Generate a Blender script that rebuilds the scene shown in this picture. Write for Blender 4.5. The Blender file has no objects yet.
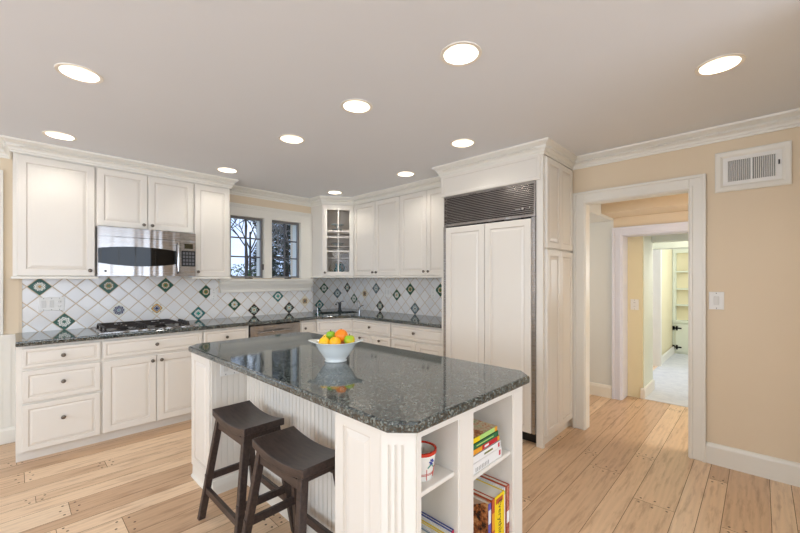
import bpy, bmesh, math, random
from mathutils import Vector, Matrix
random.seed(7)
PI = math.pi
scene = bpy.context.scene
COL = scene.collection

# ------------------------------------------------------------------ camera
cam_d = bpy.data.cameras.new('camera'); cam = bpy.data.objects.new('camera', cam_d); COL.objects.link(cam)
cam.location = (0, 0, 1.351)
cam.rotation_euler = (PI/2, 0, -math.radians(90 - 43.93))
cam_d.sensor_width = 36; cam_d.lens = 36*374/800
cam_d.shift_y = (278.5 - 266.5)/800
cam_d.clip_start = 0.02
scene.camera = cam
# ------------------------------------------------------------------ world, exposure
def S(r, g, b):
    f = lambda c: (c/255/12.92) if c/255 <= .04045 else ((c/255 + .055)/1.055)**2.4
    return (f(r), f(g), f(b), 1)
w = bpy.data.worlds.new('sky'); scene.world = w; w.use_nodes = True
nt = w.node_tree; bg = nt.nodes['Background']
tc = nt.nodes.new('ShaderNodeTexCoord'); nz = nt.nodes.new('ShaderNodeTexNoise'); nz.inputs['Scale'].default_value = 3.0; nz.inputs['Detail'].default_value = 5
rp = nt.nodes.new('ShaderNodeValToRGB')
rp.color_ramp.elements[0].position = .42; rp.color_ramp.elements[0].color = (.36, .56, 1, 1)
rp.color_ramp.elements[1].position = .68; rp.color_ramp.elements[1].color = (.80, .88, 1, 1)
nt.links.new(tc.outputs['Generated'], nz.inputs['Vector']); nt.links.new(nz.outputs['Fac'], rp.inputs['Fac']); nt.links.new(rp.outputs['Color'], bg.inputs['Color'])
bg.inputs['Strength'].default_value = 1.6
scene.view_settings.view_transform = 'Standard'; scene.view_settings.look = 'None'
scene.view_settings.gamma = 1; scene.view_settings.use_curve_mapping = False
scene.view_settings.exposure = 0.09
def area_light(name, loc, direction, sx, sy, power, color):
    l = bpy.data.lights.new(name, 'AREA'); l.shape = 'RECTANGLE'; l.size = sx; l.size_y = sy; l.energy = power; l.color = color
    o = bpy.data.objects.new(name, l); COL.objects.link(o); o.location = loc
    o.rotation_euler = Vector(direction).to_track_quat('-Z', 'Y').to_euler()
    return o
# rear and side area lights added at assumed unseen windows to brighten the room
area_light('rear_daylight_fill', (.2, -3.12, 1.6), (.05, 1, .22), 4.6, 1.9, 94, (.82, .91, 1))
area_light('side_daylight_fill', (-3.3, 1.1, 1.6), (1, .05, .22), 4.4, 1.9, 100, (.86, .93, 1))
area_light('daylight_far_room', (7.2, -.2, 1.7), (-.2, 1, -.3), 1.6, 1.4, 26, (.86, .93, 1))
LAMP_W = 11.0
LAMP_C = (1, .95, .88)

# ------------------------------------------------------------------ materials
def mat(name, col, rough=.5, metal=0, spec=None, coat=0, emis=None, estr=0):
    m = bpy.data.materials.new(name); m.use_nodes = True
    b = m.node_tree.nodes['Principled BSDF']
    b.inputs['Base Color'].default_value = col; b.inputs['Roughness'].default_value = rough; b.inputs['Metallic'].default_value = metal
    if spec is not None: b.inputs['Specular IOR Level'].default_value = spec
    if coat: b.inputs['Coat Weight'].default_value = coat; b.inputs['Coat Roughness'].default_value = .05
    if emis: b.inputs['Emission Color'].default_value = emis; b.inputs['Emission Strength'].default_value = estr
    return m
class N:
    """tiny node helper"""
    def __init__(s, m): s.t = m.node_tree; s.b = s.t.nodes['Principled BSDF']
    def n(s, k, **kw):
        x = s.t.nodes.new(k)
        for a, v in kw.items(): setattr(x, a, v)
        return x
    def l(s, a, b): s.t.links.new(a, b)
    def val(s, x, i):
        if isinstance(x, (int, float)): i.default_value = x
        else: s.l(x, i)
    def m(s, op, a, b=0., c=0.):
        x = s.n('ShaderNodeMath', operation=op); s.val(a, x.inputs[0]); s.val(b, x.inputs[1]); s.val(c, x.inputs[2]); return x.outputs[0]
    def mix(s, f, a, b):
        x = s.n('ShaderNodeMix', data_type='RGBA'); s.val(f, x.inputs[0])
        for v, i in ((a, 6), (b, 7)):
            if isinstance(v, tuple): x.inputs[i].default_value = v
            else: s.l(v, x.inputs[i])
        return x.outputs[2]
    def coord(s, k='Object'): return s.n('ShaderNodeTexCoord').outputs[k]
    def noise(s, vec, scale, detail=3, rough=.5):
        x = s.n('ShaderNodeTexNoise'); x.inputs['Scale'].default_value = scale; x.inputs['Detail'].default_value = detail; x.inputs['Roughness'].default_value = rough
        s.l(vec, x.inputs['Vector']); return x.outputs['Fac']
    def ramp(s, f, stops):
        x = s.n('ShaderNodeValToRGB'); e = x.color_ramp.elements
        while len(e) < len(stops): e.new(.5)
        for k, (p, c) in enumerate(stops): e[k].position = p; e[k].color = c
        s.l(f, x.inputs['Fac']); return x.outputs['Color']
    def bump(s, h, st=.2, dist=.01):
        x = s.n('ShaderNodeBump'); x.inputs['Strength'].default_value = st; x.inputs['Distance'].default_value = dist
        s.l(h, x.inputs['Height']); s.l(x.outputs['Normal'], s.b.inputs['Normal'])
def painted(name, c1, c2, rough, scale=3, bump=.03):
    m = mat(name, c1, rough); k = N(m); v = k.coord()
    k.l(k.mix(k.noise(v, scale, 3), c1, c2), k.b.inputs['Base Color'])
    k.bump(k.noise(v, 90, 2), bump, .002)
    return m
M = {}
M['wall'] = painted('peach_wall_paint', S(233, 215, 187), S(229, 210, 181), .7)
M['ceiling'] = painted('ceiling_paint', S(236, 238, 241), S(234, 236, 239), .8)
M['trim'] = painted('white_trim_paint', S(238, 234, 223), S(235, 230, 218), .35)
M['cab'] = painted('cream_cabinet_paint', S(236, 230, 219), S(233, 226, 214), .32)
M['glaze'] = painted('cabinet_groove_glaze', S(226, 218, 206), S(220, 211, 198), .4)
M['cab_in'] = painted('taupe_cabinet_interior', S(228, 214, 200), S(224, 209, 194), .6)
M['knob'] = mat('pewter_knob', S(120, 112, 102), .32, 1)
M['chrome'] = mat('chrome', S(210, 212, 214), .12, 1)
M['black'] = mat('black_plastic', S(22, 22, 24), .35)
M['blackglass'] = mat('black_glass', S(10, 11, 13), .05, 0, .3)
M['castiron'] = mat('cast_iron', S(42, 36, 34), .5, .3)
M['bulb'] = mat('lamp_glow', (1, 1, 1, 1), .5, emis=(1, .93, .82, 1), estr=4)
M['can'] = mat('lamp_reflector', S(245, 238, 224), .3)
M['white_plastic'] = mat('white_plastic', S(238, 236, 230), .4)
M['slot'] = mat('dark_slot', S(60, 58, 54), .6)
M['grille_dark'] = mat('grille_shadow', S(52, 47, 46), .7)
m = mat('stainless_steel', S(172, 168, 165), .27, 1); k = N(m)
mp = k.n('ShaderNodeMapping'); mp.inputs['Scale'].default_value = (3, 3, 300); k.l(k.coord(), mp.inputs['Vector'])
k.l(k.m('ADD', k.m('MULTIPLY', k.noise(mp.outputs[0], 2, 2), .18), .18), k.b.inputs['Roughness'])
mp = k.n('ShaderNodeMapping'); mp.inputs['Scale'].default_value = (9, 9, .4); k.l(k.coord(), mp.inputs['Vector']); k.bump(k.noise(mp.outputs[0], 1.2, 1), .55, .03); M['steel'] = m
# granite
m = mat('dark_green_granite', S(40, 45, 44), .06, 0, .5); k = N(m); v = k.coord(); k.b.inputs['IOR'].default_value = 1.95
vo = k.n('ShaderNodeTexVoronoi'); vo.inputs['Scale'].default_value = 150; k.l(v, vo.inputs['Vector'])
sp = k.n('ShaderNodeSeparateColor'); k.l(vo.outputs['Color'], sp.inputs[0])
a = k.ramp(sp.outputs[0], [(0, S(8, 12, 12)), (.44, S(22, 29, 29)), (.68, S(62, 74, 72)), (1, S(152, 160, 154))])
b2 = k.ramp(k.noise(v, 60, 4, .7), [(.40, S(8, 12, 13)), (.66, S(108, 116, 112))])
k.l(k.mix(.45, a, b2), k.b.inputs['Base Color']); M['granite'] = m
# floor boards: colour comes from the board's own attribute and UV-stretched grain
m = mat('oak_floor_boards', S(215, 175, 130), .3, 0, .45); k = N(m)
at = k.n('ShaderNodeAttribute'); at.attribute_name = 'board'
uv = k.n('ShaderNodeUVMap'); mp = k.n('ShaderNodeMapping'); mp.inputs['Scale'].default_value = (1.1, 9, 1); k.l(uv.outputs[0], mp.inputs['Vector'])
g = k.noise(mp.outputs[0], 3.2, 6, .62)
wv = k.n('ShaderNodeTexWave'); wv.wave_type = 'BANDS'; wv.bands_direction = 'Y'; wv.inputs['Scale'].default_value = 1.1; wv.inputs['Distortion'].default_value = 9; wv.inputs['Detail'].default_value = 3
k.l(mp.outputs[0], wv.inputs['Vector'])
base = k.ramp(at.outputs['Fac'], [(0, S(204, 166, 130)), (.25, S(224, 188, 150)), (.5, S(238, 206, 170)), (.7, S(212, 175, 138)), (.85, S(230, 195, 157)), (1, S(242, 215, 182))])
gr = k.ramp(g, [(.34, S(150, 112, 78)), (.50, S(255, 255, 255))])
x = k.n('ShaderNodeMix', data_type='RGBA', blend_type='MULTIPLY'); x.inputs[0].default_value = .38; k.l(base, x.inputs[6]); k.l(gr, x.inputs[7])
y = k.n('ShaderNodeMix', data_type='RGBA', blend_type='MULTIPLY'); y.inputs[0].default_value = .07; k.l(x.outputs[2], y.inputs[6]); k.l(wv.outputs['Color'], y.inputs[7])
k.l(y.outputs[2], k.b.inputs['Base Color']); k.bump(g, .05, .002); M['oak'] = m
M['gap'] = mat('floor_gap', S(105, 76, 50), .8)
M['peg'] = mat('walnut_peg', S(96, 68, 46), .5)
m = mat('grey_carpet', S(200, 200, 202), .95); k = N(m); v = k.coord()
k.l(k.ramp(k.noise(v, 9, 6, .7), [(.3, S(196, 197, 201)), (.7, S(216, 216, 216))]), k.b.inputs['Base Color']); M['carpet'] = m
# white diagonal tile with tan grout
def tile_material(name, axis, off, offz, h):
    m = mat(name, S(240, 238, 234), .16, 0, .5, ); k = N(m); s = k.n('ShaderNodeSeparateXYZ'); k.l(k.coord(), s.inputs[0])
    u = k.m('DIVIDE', k.m('SUBTRACT', s.outputs[axis], off), 2*h); z = k.m('DIVIDE', k.m('SUBTRACT', s.outputs[2], offz), 2*h)
    p = k.m('ADD', u, z); q = k.m('SUBTRACT', u, z)
    def edge(t):   # distance to the nearest half-integer line
        return k.m('ABSOLUTE', k.m('SUBTRACT', k.m('FRACT', t), .5))
    d = k.m('MINIMUM', edge(p), edge(q))
    line = k.m('LESS_THAN', d, .028)
    cell = k.n('ShaderNodeTexWhiteNoise', noise_dimensions='2D'); cv = k.n('ShaderNodeCombineXYZ')
    k.l(k.m('FLOOR', k.m('ADD', p, .5)), cv.inputs[0]); k.l(k.m('FLOOR', k.m('ADD', q, .5)), cv.inputs[1]); k.l(cv.outputs[0], cell.inputs['Vector'])
    tile = k.mix(cell.outputs['Value'], S(242, 240, 236), S(233, 231, 228))
    k.l(k.mix(line, tile, S(205, 184, 152)), k.b.inputs['Base Color'])
    k.l(k.m('ADD', k.m('MULTIPLY', line, .6), .14), k.b.inputs['Roughness'])
    hgt = k.m('ADD', k.m('MINIMUM', k.m('MULTIPLY', d, 14), 1.0), k.m('MULTIPLY', k.noise(k.coord(), 14, 2), .25))
    k.bump(hgt, .35, .004)
    return m
# hand-painted decorative tiles, drawn in the tile's own UV
def deco_material(name, ground, a, b, c, petals, twist, rr):
    m = mat(name, ground, .3, 0, .4); k = N(m); u = k.n('ShaderNodeUVMap'); s = k.n('ShaderNodeSeparateXYZ'); k.l(u.outputs[0], s.inputs[0])
    X, Y = s.outputs[0], s.outputs[1]
    r = k.m('SQRT', k.m('ADD', k.m('MULTIPLY', X, X), k.m('MULTIPLY', Y, Y))); th = k.m('ARCTAN2', Y, X)
    pet = k.m('COSINE', k.m('ADD', k.m('MULTIPLY', th, petals), twist))
    rad = k.m('ADD', r, k.m('MULTIPLY', pet, .07))
    col = ground
    def band(lo, hi): return k.m('MULTIPLY', k.m('GREATER_THAN', rad, lo), k.m('LESS_THAN', rad, hi))
    col = k.mix(band(rr[0], rr[1]), col, a); col = k.mix(band(rr[1]+.05, rr[2]), col, b)
    col = k.mix(k.m('LESS_THAN', rad, rr[0]*.8), col, c)
    dots = k.m('MULTIPLY', k.m('GREATER_THAN', k.m('COSINE', k.m('MULTIPLY', th, petals*2)), .35), k.m('MULTIPLY', k.m('GREATER_THAN', r, rr[2]+.03), k.m('LESS_THAN', r, rr[2]+.11)))
    col = k.mix(dots, col, a)
    crn = k.m('GREATER_THAN', k.m('MAXIMUM', k.m('ABSOLUTE', X), k.m('ABSOLUTE', Y)), .94)
    col = k.mix(crn, col, ground)
    k.l(col, k.b.inputs['Base Color']); return m
W_ = S(232, 230, 218); GR = S(28, 84, 66); NV = S(34, 44, 92); OC = S(196, 152, 66); TE = S(40, 110, 112); BK = S(40, 38, 42); CR = S(232, 222, 196); RD = S(140, 60, 44)
DECO = {
 'flower': deco_material('green_flower_tile', GR, W_, W_, OC, 8, 0, (.24, .38, .62)),
 'ring': deco_material('green_ring_tile', GR, W_, W_, S(70, 110, 90), 6, .5, (.26, .46, .72)),
 'ochre': deco_material('green_ochre_tile', GR, OC, W_, S(60, 110, 70), 8, 0, (.30, .44, .60)),
 'navy': deco_material('navy_star_tile', W_, NV, NV, S(120, 150, 160), 8, PI, (.3, .5, .74)),
 'cross': deco_material('blue_ochre_tile', W_, NV, OC, NV, 4, 0, (.35, .5, .8)),
 'teal': deco_material('teal_ring_tile', TE, W_, W_, S(60, 160, 140), 4, 0, (.34, .46, .7)),
 'dark': deco_material('dark_scroll_tile', BK, W_, S(150, 170, 150), OC, 4, PI, (.22, .44, .7)),
 'cream': deco_material('cream_medallion_tile', CR, BK, S(170, 130, 80), BK, 4, PI, (.24, .4, .66)),
 'grey': deco_material('grey_blue_scroll_tile', S(92, 110, 116), W_, S(170, 180, 178), BK, 6, 0, (.24, .44, .7)),
}
m = mat('espresso_wood', S(56, 44, 40), .38, 0, .5); k = N(m); mp = k.n('ShaderNodeMapping'); mp.inputs['Scale'].default_value = (14, 2, 14); k.l(k.coord(), mp.inputs['Vector'])
k.l(k.ramp(k.noise(mp.outputs[0], 5, 5, .6), [(.3, S(44, 34, 31)), (.7, S(76, 61, 54))]), k.b.inputs['Base Color']); M['espresso'] = m
m = bpy.data.materials.new('window_glass'); m.use_nodes = True; t = m.node_tree; t.nodes.remove(t.nodes['Principled BSDF'])
g1 = t.nodes.new('ShaderNodeBsdfTransparent'); g1.inputs[0].default_value = (.97, .98, .98, 1); g2 = t.nodes.new('ShaderNodeBsdfGlossy'); g2.inputs['Roughness'].default_value = .02
mx = t.nodes.new('ShaderNodeMixShader'); fr = t.nodes.new('ShaderNodeFresnel'); fr.inputs[0].default_value = 1.25
t.links.new(fr.outputs[0], mx.inputs[0]); t.links.new(g1.outputs[0], mx.inputs[1]); t.links.new(g2.outputs[0], mx.inputs[2]); t.links.new(mx.outputs[0], t.nodes['Material Output'].inputs[0]); M['glass'] = m
M['sash'] = mat('grey_metal_sash', S(128, 126, 124), .45, .3)
M['muntin'] = mat('dark_grey_muntin', S(84, 84, 88), .5)
M['ceramic'] = mat('white_glazed_ceramic', S(222, 226, 222), .12, 0, .5)
M['hall_wall'] = painted('pale_grey_hall_paint', S(226, 227, 222), S(222, 223, 218), .7)
M['hall_yellow'] = painted('yellow_hall_paint', S(236, 225, 188), S(232, 220, 182), .7)
M['lavender'] = painted('cool_white_door_paint', S(228, 228, 236), S(224, 224, 232), .5)
M['shelf_green'] = painted('pale_green_cabinet_paint', S(228, 232, 216), S(224, 228, 210), .5)
M['iron'] = mat('black_iron_hinge', S(20, 20, 22), .5, .5)
M['bark'] = mat('grey_bark', S(70, 60, 54), .9)
M['bark2'] = mat('pale_bark', S(150, 140, 130), .9)
M['needle'] = mat('evergreen_needles', S(52, 62, 50), .9)
M['hedge'] = mat('hedge_leaves', S(84, 104, 66), .9)
M['lawn'] = painted('winter_lawn', S(120, 124, 96), S(160, 156, 140), .9, 1)
def flat(n, r, g, b, rough=.45): return mat(n, S(r, g, b), rough)

# ------------------------------------------------------------------ mesh helpers
class MB:
    def __init__(s): s.bm = bmesh.new(); s.mi = 0
    def _f(s, vs):
        try: f = s.bm.faces.new(vs); f.material_index = s.mi; return f
        except ValueError: return None
    def box(s, x0, x1, y0, y1, z0, z1, mi=None, T=None):
        if mi is not None: s.mi = mi
        p = [(x0, y0, z0), (x1, y0, z0), (x1, y1, z0), (x0, y1, z0), (x0, y0, z1), (x1, y0, z1), (x1, y1, z1), (x0, y1, z1)]
        v = [s.bm.verts.new(T @ Vector(q) if T else q) for q in p]
        for f in ((0, 3, 2, 1), (4, 5, 6, 7), (0, 1, 5, 4), (1, 2, 6, 5), (2, 3, 7, 6), (3, 0, 4, 7)): s._f([v[i] for i in f])
        return s
    def rings(s, loops, cap0=True, cap1=True, closed=True, mis=None):
        L = [[s.bm.verts.new(p) for p in lp] for lp in loops]; n = len(L[0])
        for k in range(len(L)-1):
            if mis: s.mi = mis[k]
            for i in range(n if closed else n-1): s._f([L[k][i], L[k][(i+1) % n], L[k+1][(i+1) % n], L[k+1][i]])
        if cap0: s._f(L[0][::-1])
        if cap1:
            if mis and len(mis) > len(L)-1: s.mi = mis[-1]
            s._f(L[-1])
        return s
    def lathe(s, prof, axis='z', c=(0, 0, 0), n=24, cap0=True, cap1=True, sx=1, sy=1):
        loops = []
        for r, h in prof:
            lp = []
            for i in range(n):
                a = 2*PI*i/n; x, y = r*math.cos(a)*sx, r*math.sin(a)*sy
                p = {'z': (x, y, h), 'y': (x, -h, y), 'x': (h, x, y)}[axis]
                lp.append((p[0]+c[0], p[1]+c[1], p[2]+c[2]))
            loops.append(lp)
        return s.rings(loops, cap0, cap1)
    def tube(s, pts, r, n=8, caps=True):
        pts = [Vector(p) for p in pts]; rr = r if isinstance(r, (list, tuple)) else [r]*len(pts); loops = []; up = None
        for i, p in enumerate(pts):
            d = (pts[min(i+1, len(pts)-1)] - pts[max(i-1, 0)]).normalized()
            if up is None or abs(d.dot(up)) > .99: up = Vector((0, 0, 1)) if abs(d.z) < .9 else Vector((1, 0, 0))
            a = d.cross(up).normalized(); b = a.cross(d).normalized(); up = b
            loops.append([p + (a*math.cos(2*PI*j/n) + b*math.sin(2*PI*j/n))*rr[i] for j in range(n)])
        return s.rings(loops, caps, caps)
    def beam(s, p, q, w, h, side=(1, 0, 0)):
        """rectangular bar from p to q; side = direction of the width"""
        p, q = Vector(p), Vector(q); sd = Vector(side).normalized(); d = (q-p).normalized(); o = d.cross(sd).normalized()
        lp = lambda c: [c+sd*w/2+o*h/2, c-sd*w/2+o*h/2, c-sd*w/2-o*h/2, c+sd*w/2-o*h/2]
        return s.rings([lp(p), lp(q)])
    def prism(s, poly, z0, z1, mi=None):
        if mi is not None: s.mi = mi
        return s.rings([[(x, y, z0) for x, y in poly], [(x, y, z1) for x, y in poly]])
    def panel(s, w, h, prof, x0=0, z0=0, y0=0, t=.02, gl=()):
        """front (facing -y) made of nested rectangles: prof = [(inset, depth)], depth measured into +y"""
        loops = [[(x0, y0+t, z0), (x0+w, y0+t, z0), (x0+w, y0+t, z0+h), (x0, y0+t, z0+h)]]
        for i, d in prof: loops.append([(x0+i, y0+d, z0+i), (x0+w-i, y0+d, z0+i), (x0+w-i, y0+d, z0+h-i), (x0+i, y0+d, z0+h-i)])
        mis = [0]*(len(loops)); 
        for g in gl: mis[g] = 1
        return s.rings(loops, mis=mis)
    def sweep(s, path, prof, closed=False):
        """prof = [(out, z)] pushed to the right of the path, mitred"""
        P = [Vector((a, b)) for a, b in path]; n = len(P); loops = []
        for i in range(n):
            d0 = (P[i]-P[i-1]).normalized() if (i or closed) else None; d1 = (P[(i+1) % n]-P[i]).normalized() if (i < n-1 or closed) else None
            d0 = d0 or d1; d1 = d1 or d0
            n0 = Vector((d0.y, -d0.x)); n1 = Vector((d1.y, -d1.x)); m_ = (n0+n1).normalized(); m_ = m_/max(.2, m_.dot(n0))
            loops.append([(P[i].x+m_.x*o, P[i].y+m_.y*o, z) for o, z in prof])
        if closed: loops.append(loops[0])
        return s.rings(loops, not closed, not closed)
    def build(s, name, mats, parent=None, loc=None, smooth=False, bevel=0, kind=None, seg=2):
        bmesh.ops.recalc_face_normals(s.bm, faces=s.bm.faces)
        me = bpy.data.meshes.new(name); s.bm.to_mesh(me); s.bm.free()
        for m_ in (mats if isinstance(mats, (list, tuple)) else [mats]): me.materials.append(M[m_] if isinstance(m_, str) else m_)
        o = bpy.data.objects.new(name, me); COL.objects.link(o)
        if parent: o.parent = parent
        if loc: o.location = loc
        if smooth:
            me.shade_smooth()
            if smooth != 'all': me.set_sharp_from_angle(angle=math.radians(40 if smooth is True else smooth))
        if bevel:
            b = o.modifiers.new('b', 'BEVEL'); b.width = bevel; b.segments = seg; b.limit_method = 'ANGLE'; b.angle_limit = math.radians(40)
            b.harden_normals = False
        if kind: o['kind'] = kind
        return o
def tag(o, label, cat, group=None):
    o['label'] = label; o['category'] = cat
    if group: o['group'] = group
    return o
def thing(name, label, cat, loc=(0, 0, 0), rz=0, group=None):
    o = bpy.data.objects.new(name, None); COL.objects.link(o); o.empty_display_size = .1
    o.location = loc; o.rotation_euler = (0, 0, rz); return tag(o, label, cat, group)
def copy_tree(o, parent=None):
    c = o.copy(); COL.objects.link(c); c.parent = parent
    for ch in [x for x in bpy.data.objects if x.parent == o]: copy_tree(ch, c)
    return c
def inset(poly, d):
    P = [Vector(p) for p in poly]; n = len(P); out = []
    for i in range(n):
        d0 = (P[i]-P[i-1]).normalized(); d1 = (P[(i+1) % n]-P[i]).normalized(); n0 = Vector((-d0.y, d0.x)); n1 = Vector((-d1.y, d1.x))
        m_ = (n0+n1).normalized(); out.append(P[i]+m_*d/m_.dot(n0))
    return out                                   # poly must be counter-clockwise
def slab(mb, poly, z0, z1, holes=(), r=.01):
    """stone slab: rounded nose all round, through holes"""
    prof = [(r*(1-math.sin(a*PI/12)), z0+r*(1-math.cos(a*PI/12))) for a in range(7)] + [(r*(1-math.cos(a*PI/12)), z1-r*(1-math.sin(a*PI/12))) for a in range(7)]
    loops = [[mb.bm.verts.new((p.x, p.y, z)) for p in inset(poly, o)] for o, z in prof]; n = len(poly)
    for k in range(len(loops)-1):
        for i in range(n): mb._f([loops[k][i], loops[k][(i+1) % n], loops[k+1][(i+1) % n], loops[k+1][i]])
    hl = [[[mb.bm.verts.new((x, y, z)) for x, y in h] for z in (z0, z1)] for h in holes]
    for a, b in hl:
        for i in range(len(a)): mb._f([a[i], a[(i+1) % len(a)], b[(i+1) % len(b)], b[i]])
    for which, rim in ((0, loops[0]), (1, loops[-1])):
        if not holes: mb._f(rim); continue
        ed = []
        for lp in [rim]+[h[which] for h in hl]:
            for i in range(len(lp)):
                e = mb.bm.edges.get((lp[i], lp[(i+1) % len(lp)])); ed.append(e)
        bmesh.ops.triangle_fill(mb.bm, use_beauty=True, edges=ed)
def text_mesh(name, body, size, m_, parent, loc, rot, depth=.0004):
    cu = bpy.data.curves.new(name, 'FONT'); cu.body = body; cu.size = size; cu.extrude = depth; cu.align_x = 'CENTER'; cu.align_y = 'CENTER'
    tmp = bpy.data.objects.new(name+'_tmp', cu); COL.objects.link(tmp); dg = bpy.context.evaluated_depsgraph_get()
    me = bpy.data.meshes.new_from_object(tmp.evaluated_get(dg)); bpy.data.objects.remove(tmp); me.materials.clear(); me.materials.append(m_)
    o = bpy.data.objects.new(name, me); COL.objects.link(o); o.parent = parent; o.location = loc; o.rotation_euler = rot; return o

# ------------------------------------------------------------------ structure
XL, YN = -3.4, -3.2          # far left and rear walls
YA, YR, XB = 4.47, 4.66, 3.552
XS = 2.895                   # where the sink corner steps back
ZC = 2.438
def holed_wall(name, fixed, axis, lo, hi, holes, thick, mt, z1=ZC+.12, z0=0, kind='structure', other=None):
    """vertical wall with rectangular holes; axis 'x' = runs along x at y in [fixed, fixed+thick]"""
    mb = MB(); cuts = sorted({lo, hi, *[h[0] for h in holes], *[h[1] for h in holes]})
    for a, b in zip(cuts, cuts[1:]):
        hs = sorted([(h[2], h[3]) for h in holes if h[0] <= a+1e-6 and h[1] >= b-1e-6]); z = z0
        for h0, h1 in hs+[(z1, z1)]:
            if h0 > z+1e-6:
                y0, y1 = sorted((fixed, fixed+thick))
                mb.box(a, b, y0, y1, z, h0) if axis == 'x' else mb.box(y0, y1, a, b, z, h0)
            z = h1
    bmesh.ops.remove_doubles(mb.bm, verts=mb.bm.verts, dist=1e-5)
    return mb.build(name, mt, kind=kind)
WX0, WXM0, WXM1, WX1, WZ0, WZ1 = 1.766, 2.189, 2.281, 2.704, 1.355, 2.10
# window wall (two casements over the sink run, one tall window at the far left)
holed_wall('wall_left', YA, 'x', XL-.15, XS, [(WX0, WX1, WZ0, WZ1), (-1.35, -.15, .95, 2.13)], .26, 'wall')
holed_wall('wall_corner', YR, 'x', XS, XB+.17, [], .07, 'wall')
# right wall (door opening)
DY0, DY1, DZ = .387, 1.126, 2.022
holed_wall('wall_right', XB, 'y', -.29, YR, [(DY0, DY1, -.01, DZ), ], .10, 'wall')
holed_wall('wall_near', -.29, 'x', 2.1, XB+.17, [], -.14, 'wall')
holed_wall('wall_side', XL, 'y', YN, YA, [(-1.1, 3.3, .6, 2.3)], -.15, 'wall')
holed_wall('wall_rear', YN, 'x', XL-.15, XB+.17, [(-2.1, 2.5, .6, 2.3)], -.15, 'wall')
holed_wall('wall_far_right', XB, 'y', YN, -.43, [], .17, 'wall')
# ceiling with round openings for the recessed lamps
LIGHTS = [(.25, 2.60), (.255, 3.84), (1.50, 3.85), (1.515, 2.63), (1.51, 1.835), (2.835, 3.87), (2.845, 2.655), (2.51, 1.72), (1.51, 1.045), (2.50, .15)]
mb = MB(); outer = [mb.bm.verts.new(p) for p in ((XL-.15, YN-.15, ZC), (XB+.17, YN-.15, ZC), (XB+.17, YA+.26, ZC), (XL-.15, YA+.26, ZC))]
ed = [mb.bm.edges.new((outer[i], outer[(i+1) % 4])) for i in range(4)]
for lx, ly in LIGHTS:
    c = [mb.bm.verts.new((lx+.085*math.cos(2*PI*i/32), ly+.085*math.sin(2*PI*i/32), ZC)) for i in range(32)]
    ed += [mb.bm.edges.new((c[i], c[(i+1) % 32])) for i in range(32)]
bmesh.ops.triangle_fill(mb.bm, use_beauty=True, edges=ed)
mb.box(XL-.15, XB+.17, YN-.15, YA+.26, ZC+.125, ZC+.2)  # unseen slab added above the lamp openings to block the sky
mb.build('ceiling', 'ceiling', kind='structure')

# floor: real boards running along x, two rows of pegs at every butt joint
def plank_floor(name, x0, x1, y0, y1, seed=3):
    rnd = random.Random(seed); mb = MB(); bm = mb.bm
    lay = bm.loops.layers.uv.new('UVMap'); col = bm.faces.layers.float.new('board') if False else None
    vals = []
    def face(pts, mi, val, uvs):
        f = bm.faces.new([bm.verts.new(p) for p in pts]); f.material_index = mi; vals.append(val)
        for l, u in zip(f.loops, uvs): l[lay].uv = u
    face([(x0, y0, -.004), (x1, y0, -.004), (x1, y1, -.004), (x0, y1, -.004)], 1, 0, [(0, 0)]*4)
    y = y0; widths = [.21, .13, .175, .10, .20, .15]; r = 0
    while y < y1-1e-4:
        wd = rnd.choice(widths); ye = min(y+wd, y1); x = x0-rnd.uniform(0, 2.4)
        while x < x1:
            L = rnd.uniform(1.3, 2.7); a, b = max(x, x0), min(x+L, x1)
            if b-a > .01:
                g = .0013; u0, v0 = rnd.uniform(0, 50), rnd.uniform(0, 50)
                face([(a+g, y+g, 0), (b-g, y+g, 0), (b-g, ye-g, 0), (a+g, ye-g, 0)], 0, rnd.random(),
                     [(u0, v0), (u0+b-a, v0), (u0+b-a, v0+ye-y), (u0, v0+ye-y)])
                n = 3 if ye-y > .12 else 2
                for end, ex in ((a, x), (b, x+L)):
                    if x0 < ex < x1:
                        for i in range(n):
                            px = end + (.028 if end == a else -.028) + (.014 if end == a else -.014)*(i == 1); py = y+(ye-y)*(i+.5)/n
                            face([(px+.0065*math.cos(q*PI/4), py+.0065*math.sin(q*PI/4), .0004) for q in range(8)], 2, 0, [(0, 0)]*8)
            x += L
        y = ye; r += 1
    me = bpy.data.meshes.new(name); bm.to_mesh(me); bm.free()
    for q in ('oak', 'gap', 'peg'): me.materials.append(M[q])
    at = me.attributes.new('board', 'FLOAT', 'FACE'); at.data.foreach_set('value', vals)
    o = bpy.data.objects.new(name, me); COL.objects.link(o); o['kind'] = 'structure'; return o
plank_floor('floor', XL, 4.92, YN, YR)
mb = MB(); mb.box(XL-.15, 12, YN-.15, YR+.07, -.12, -.006); mb.build('floor_slab', 'gap', kind='structure')

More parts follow.
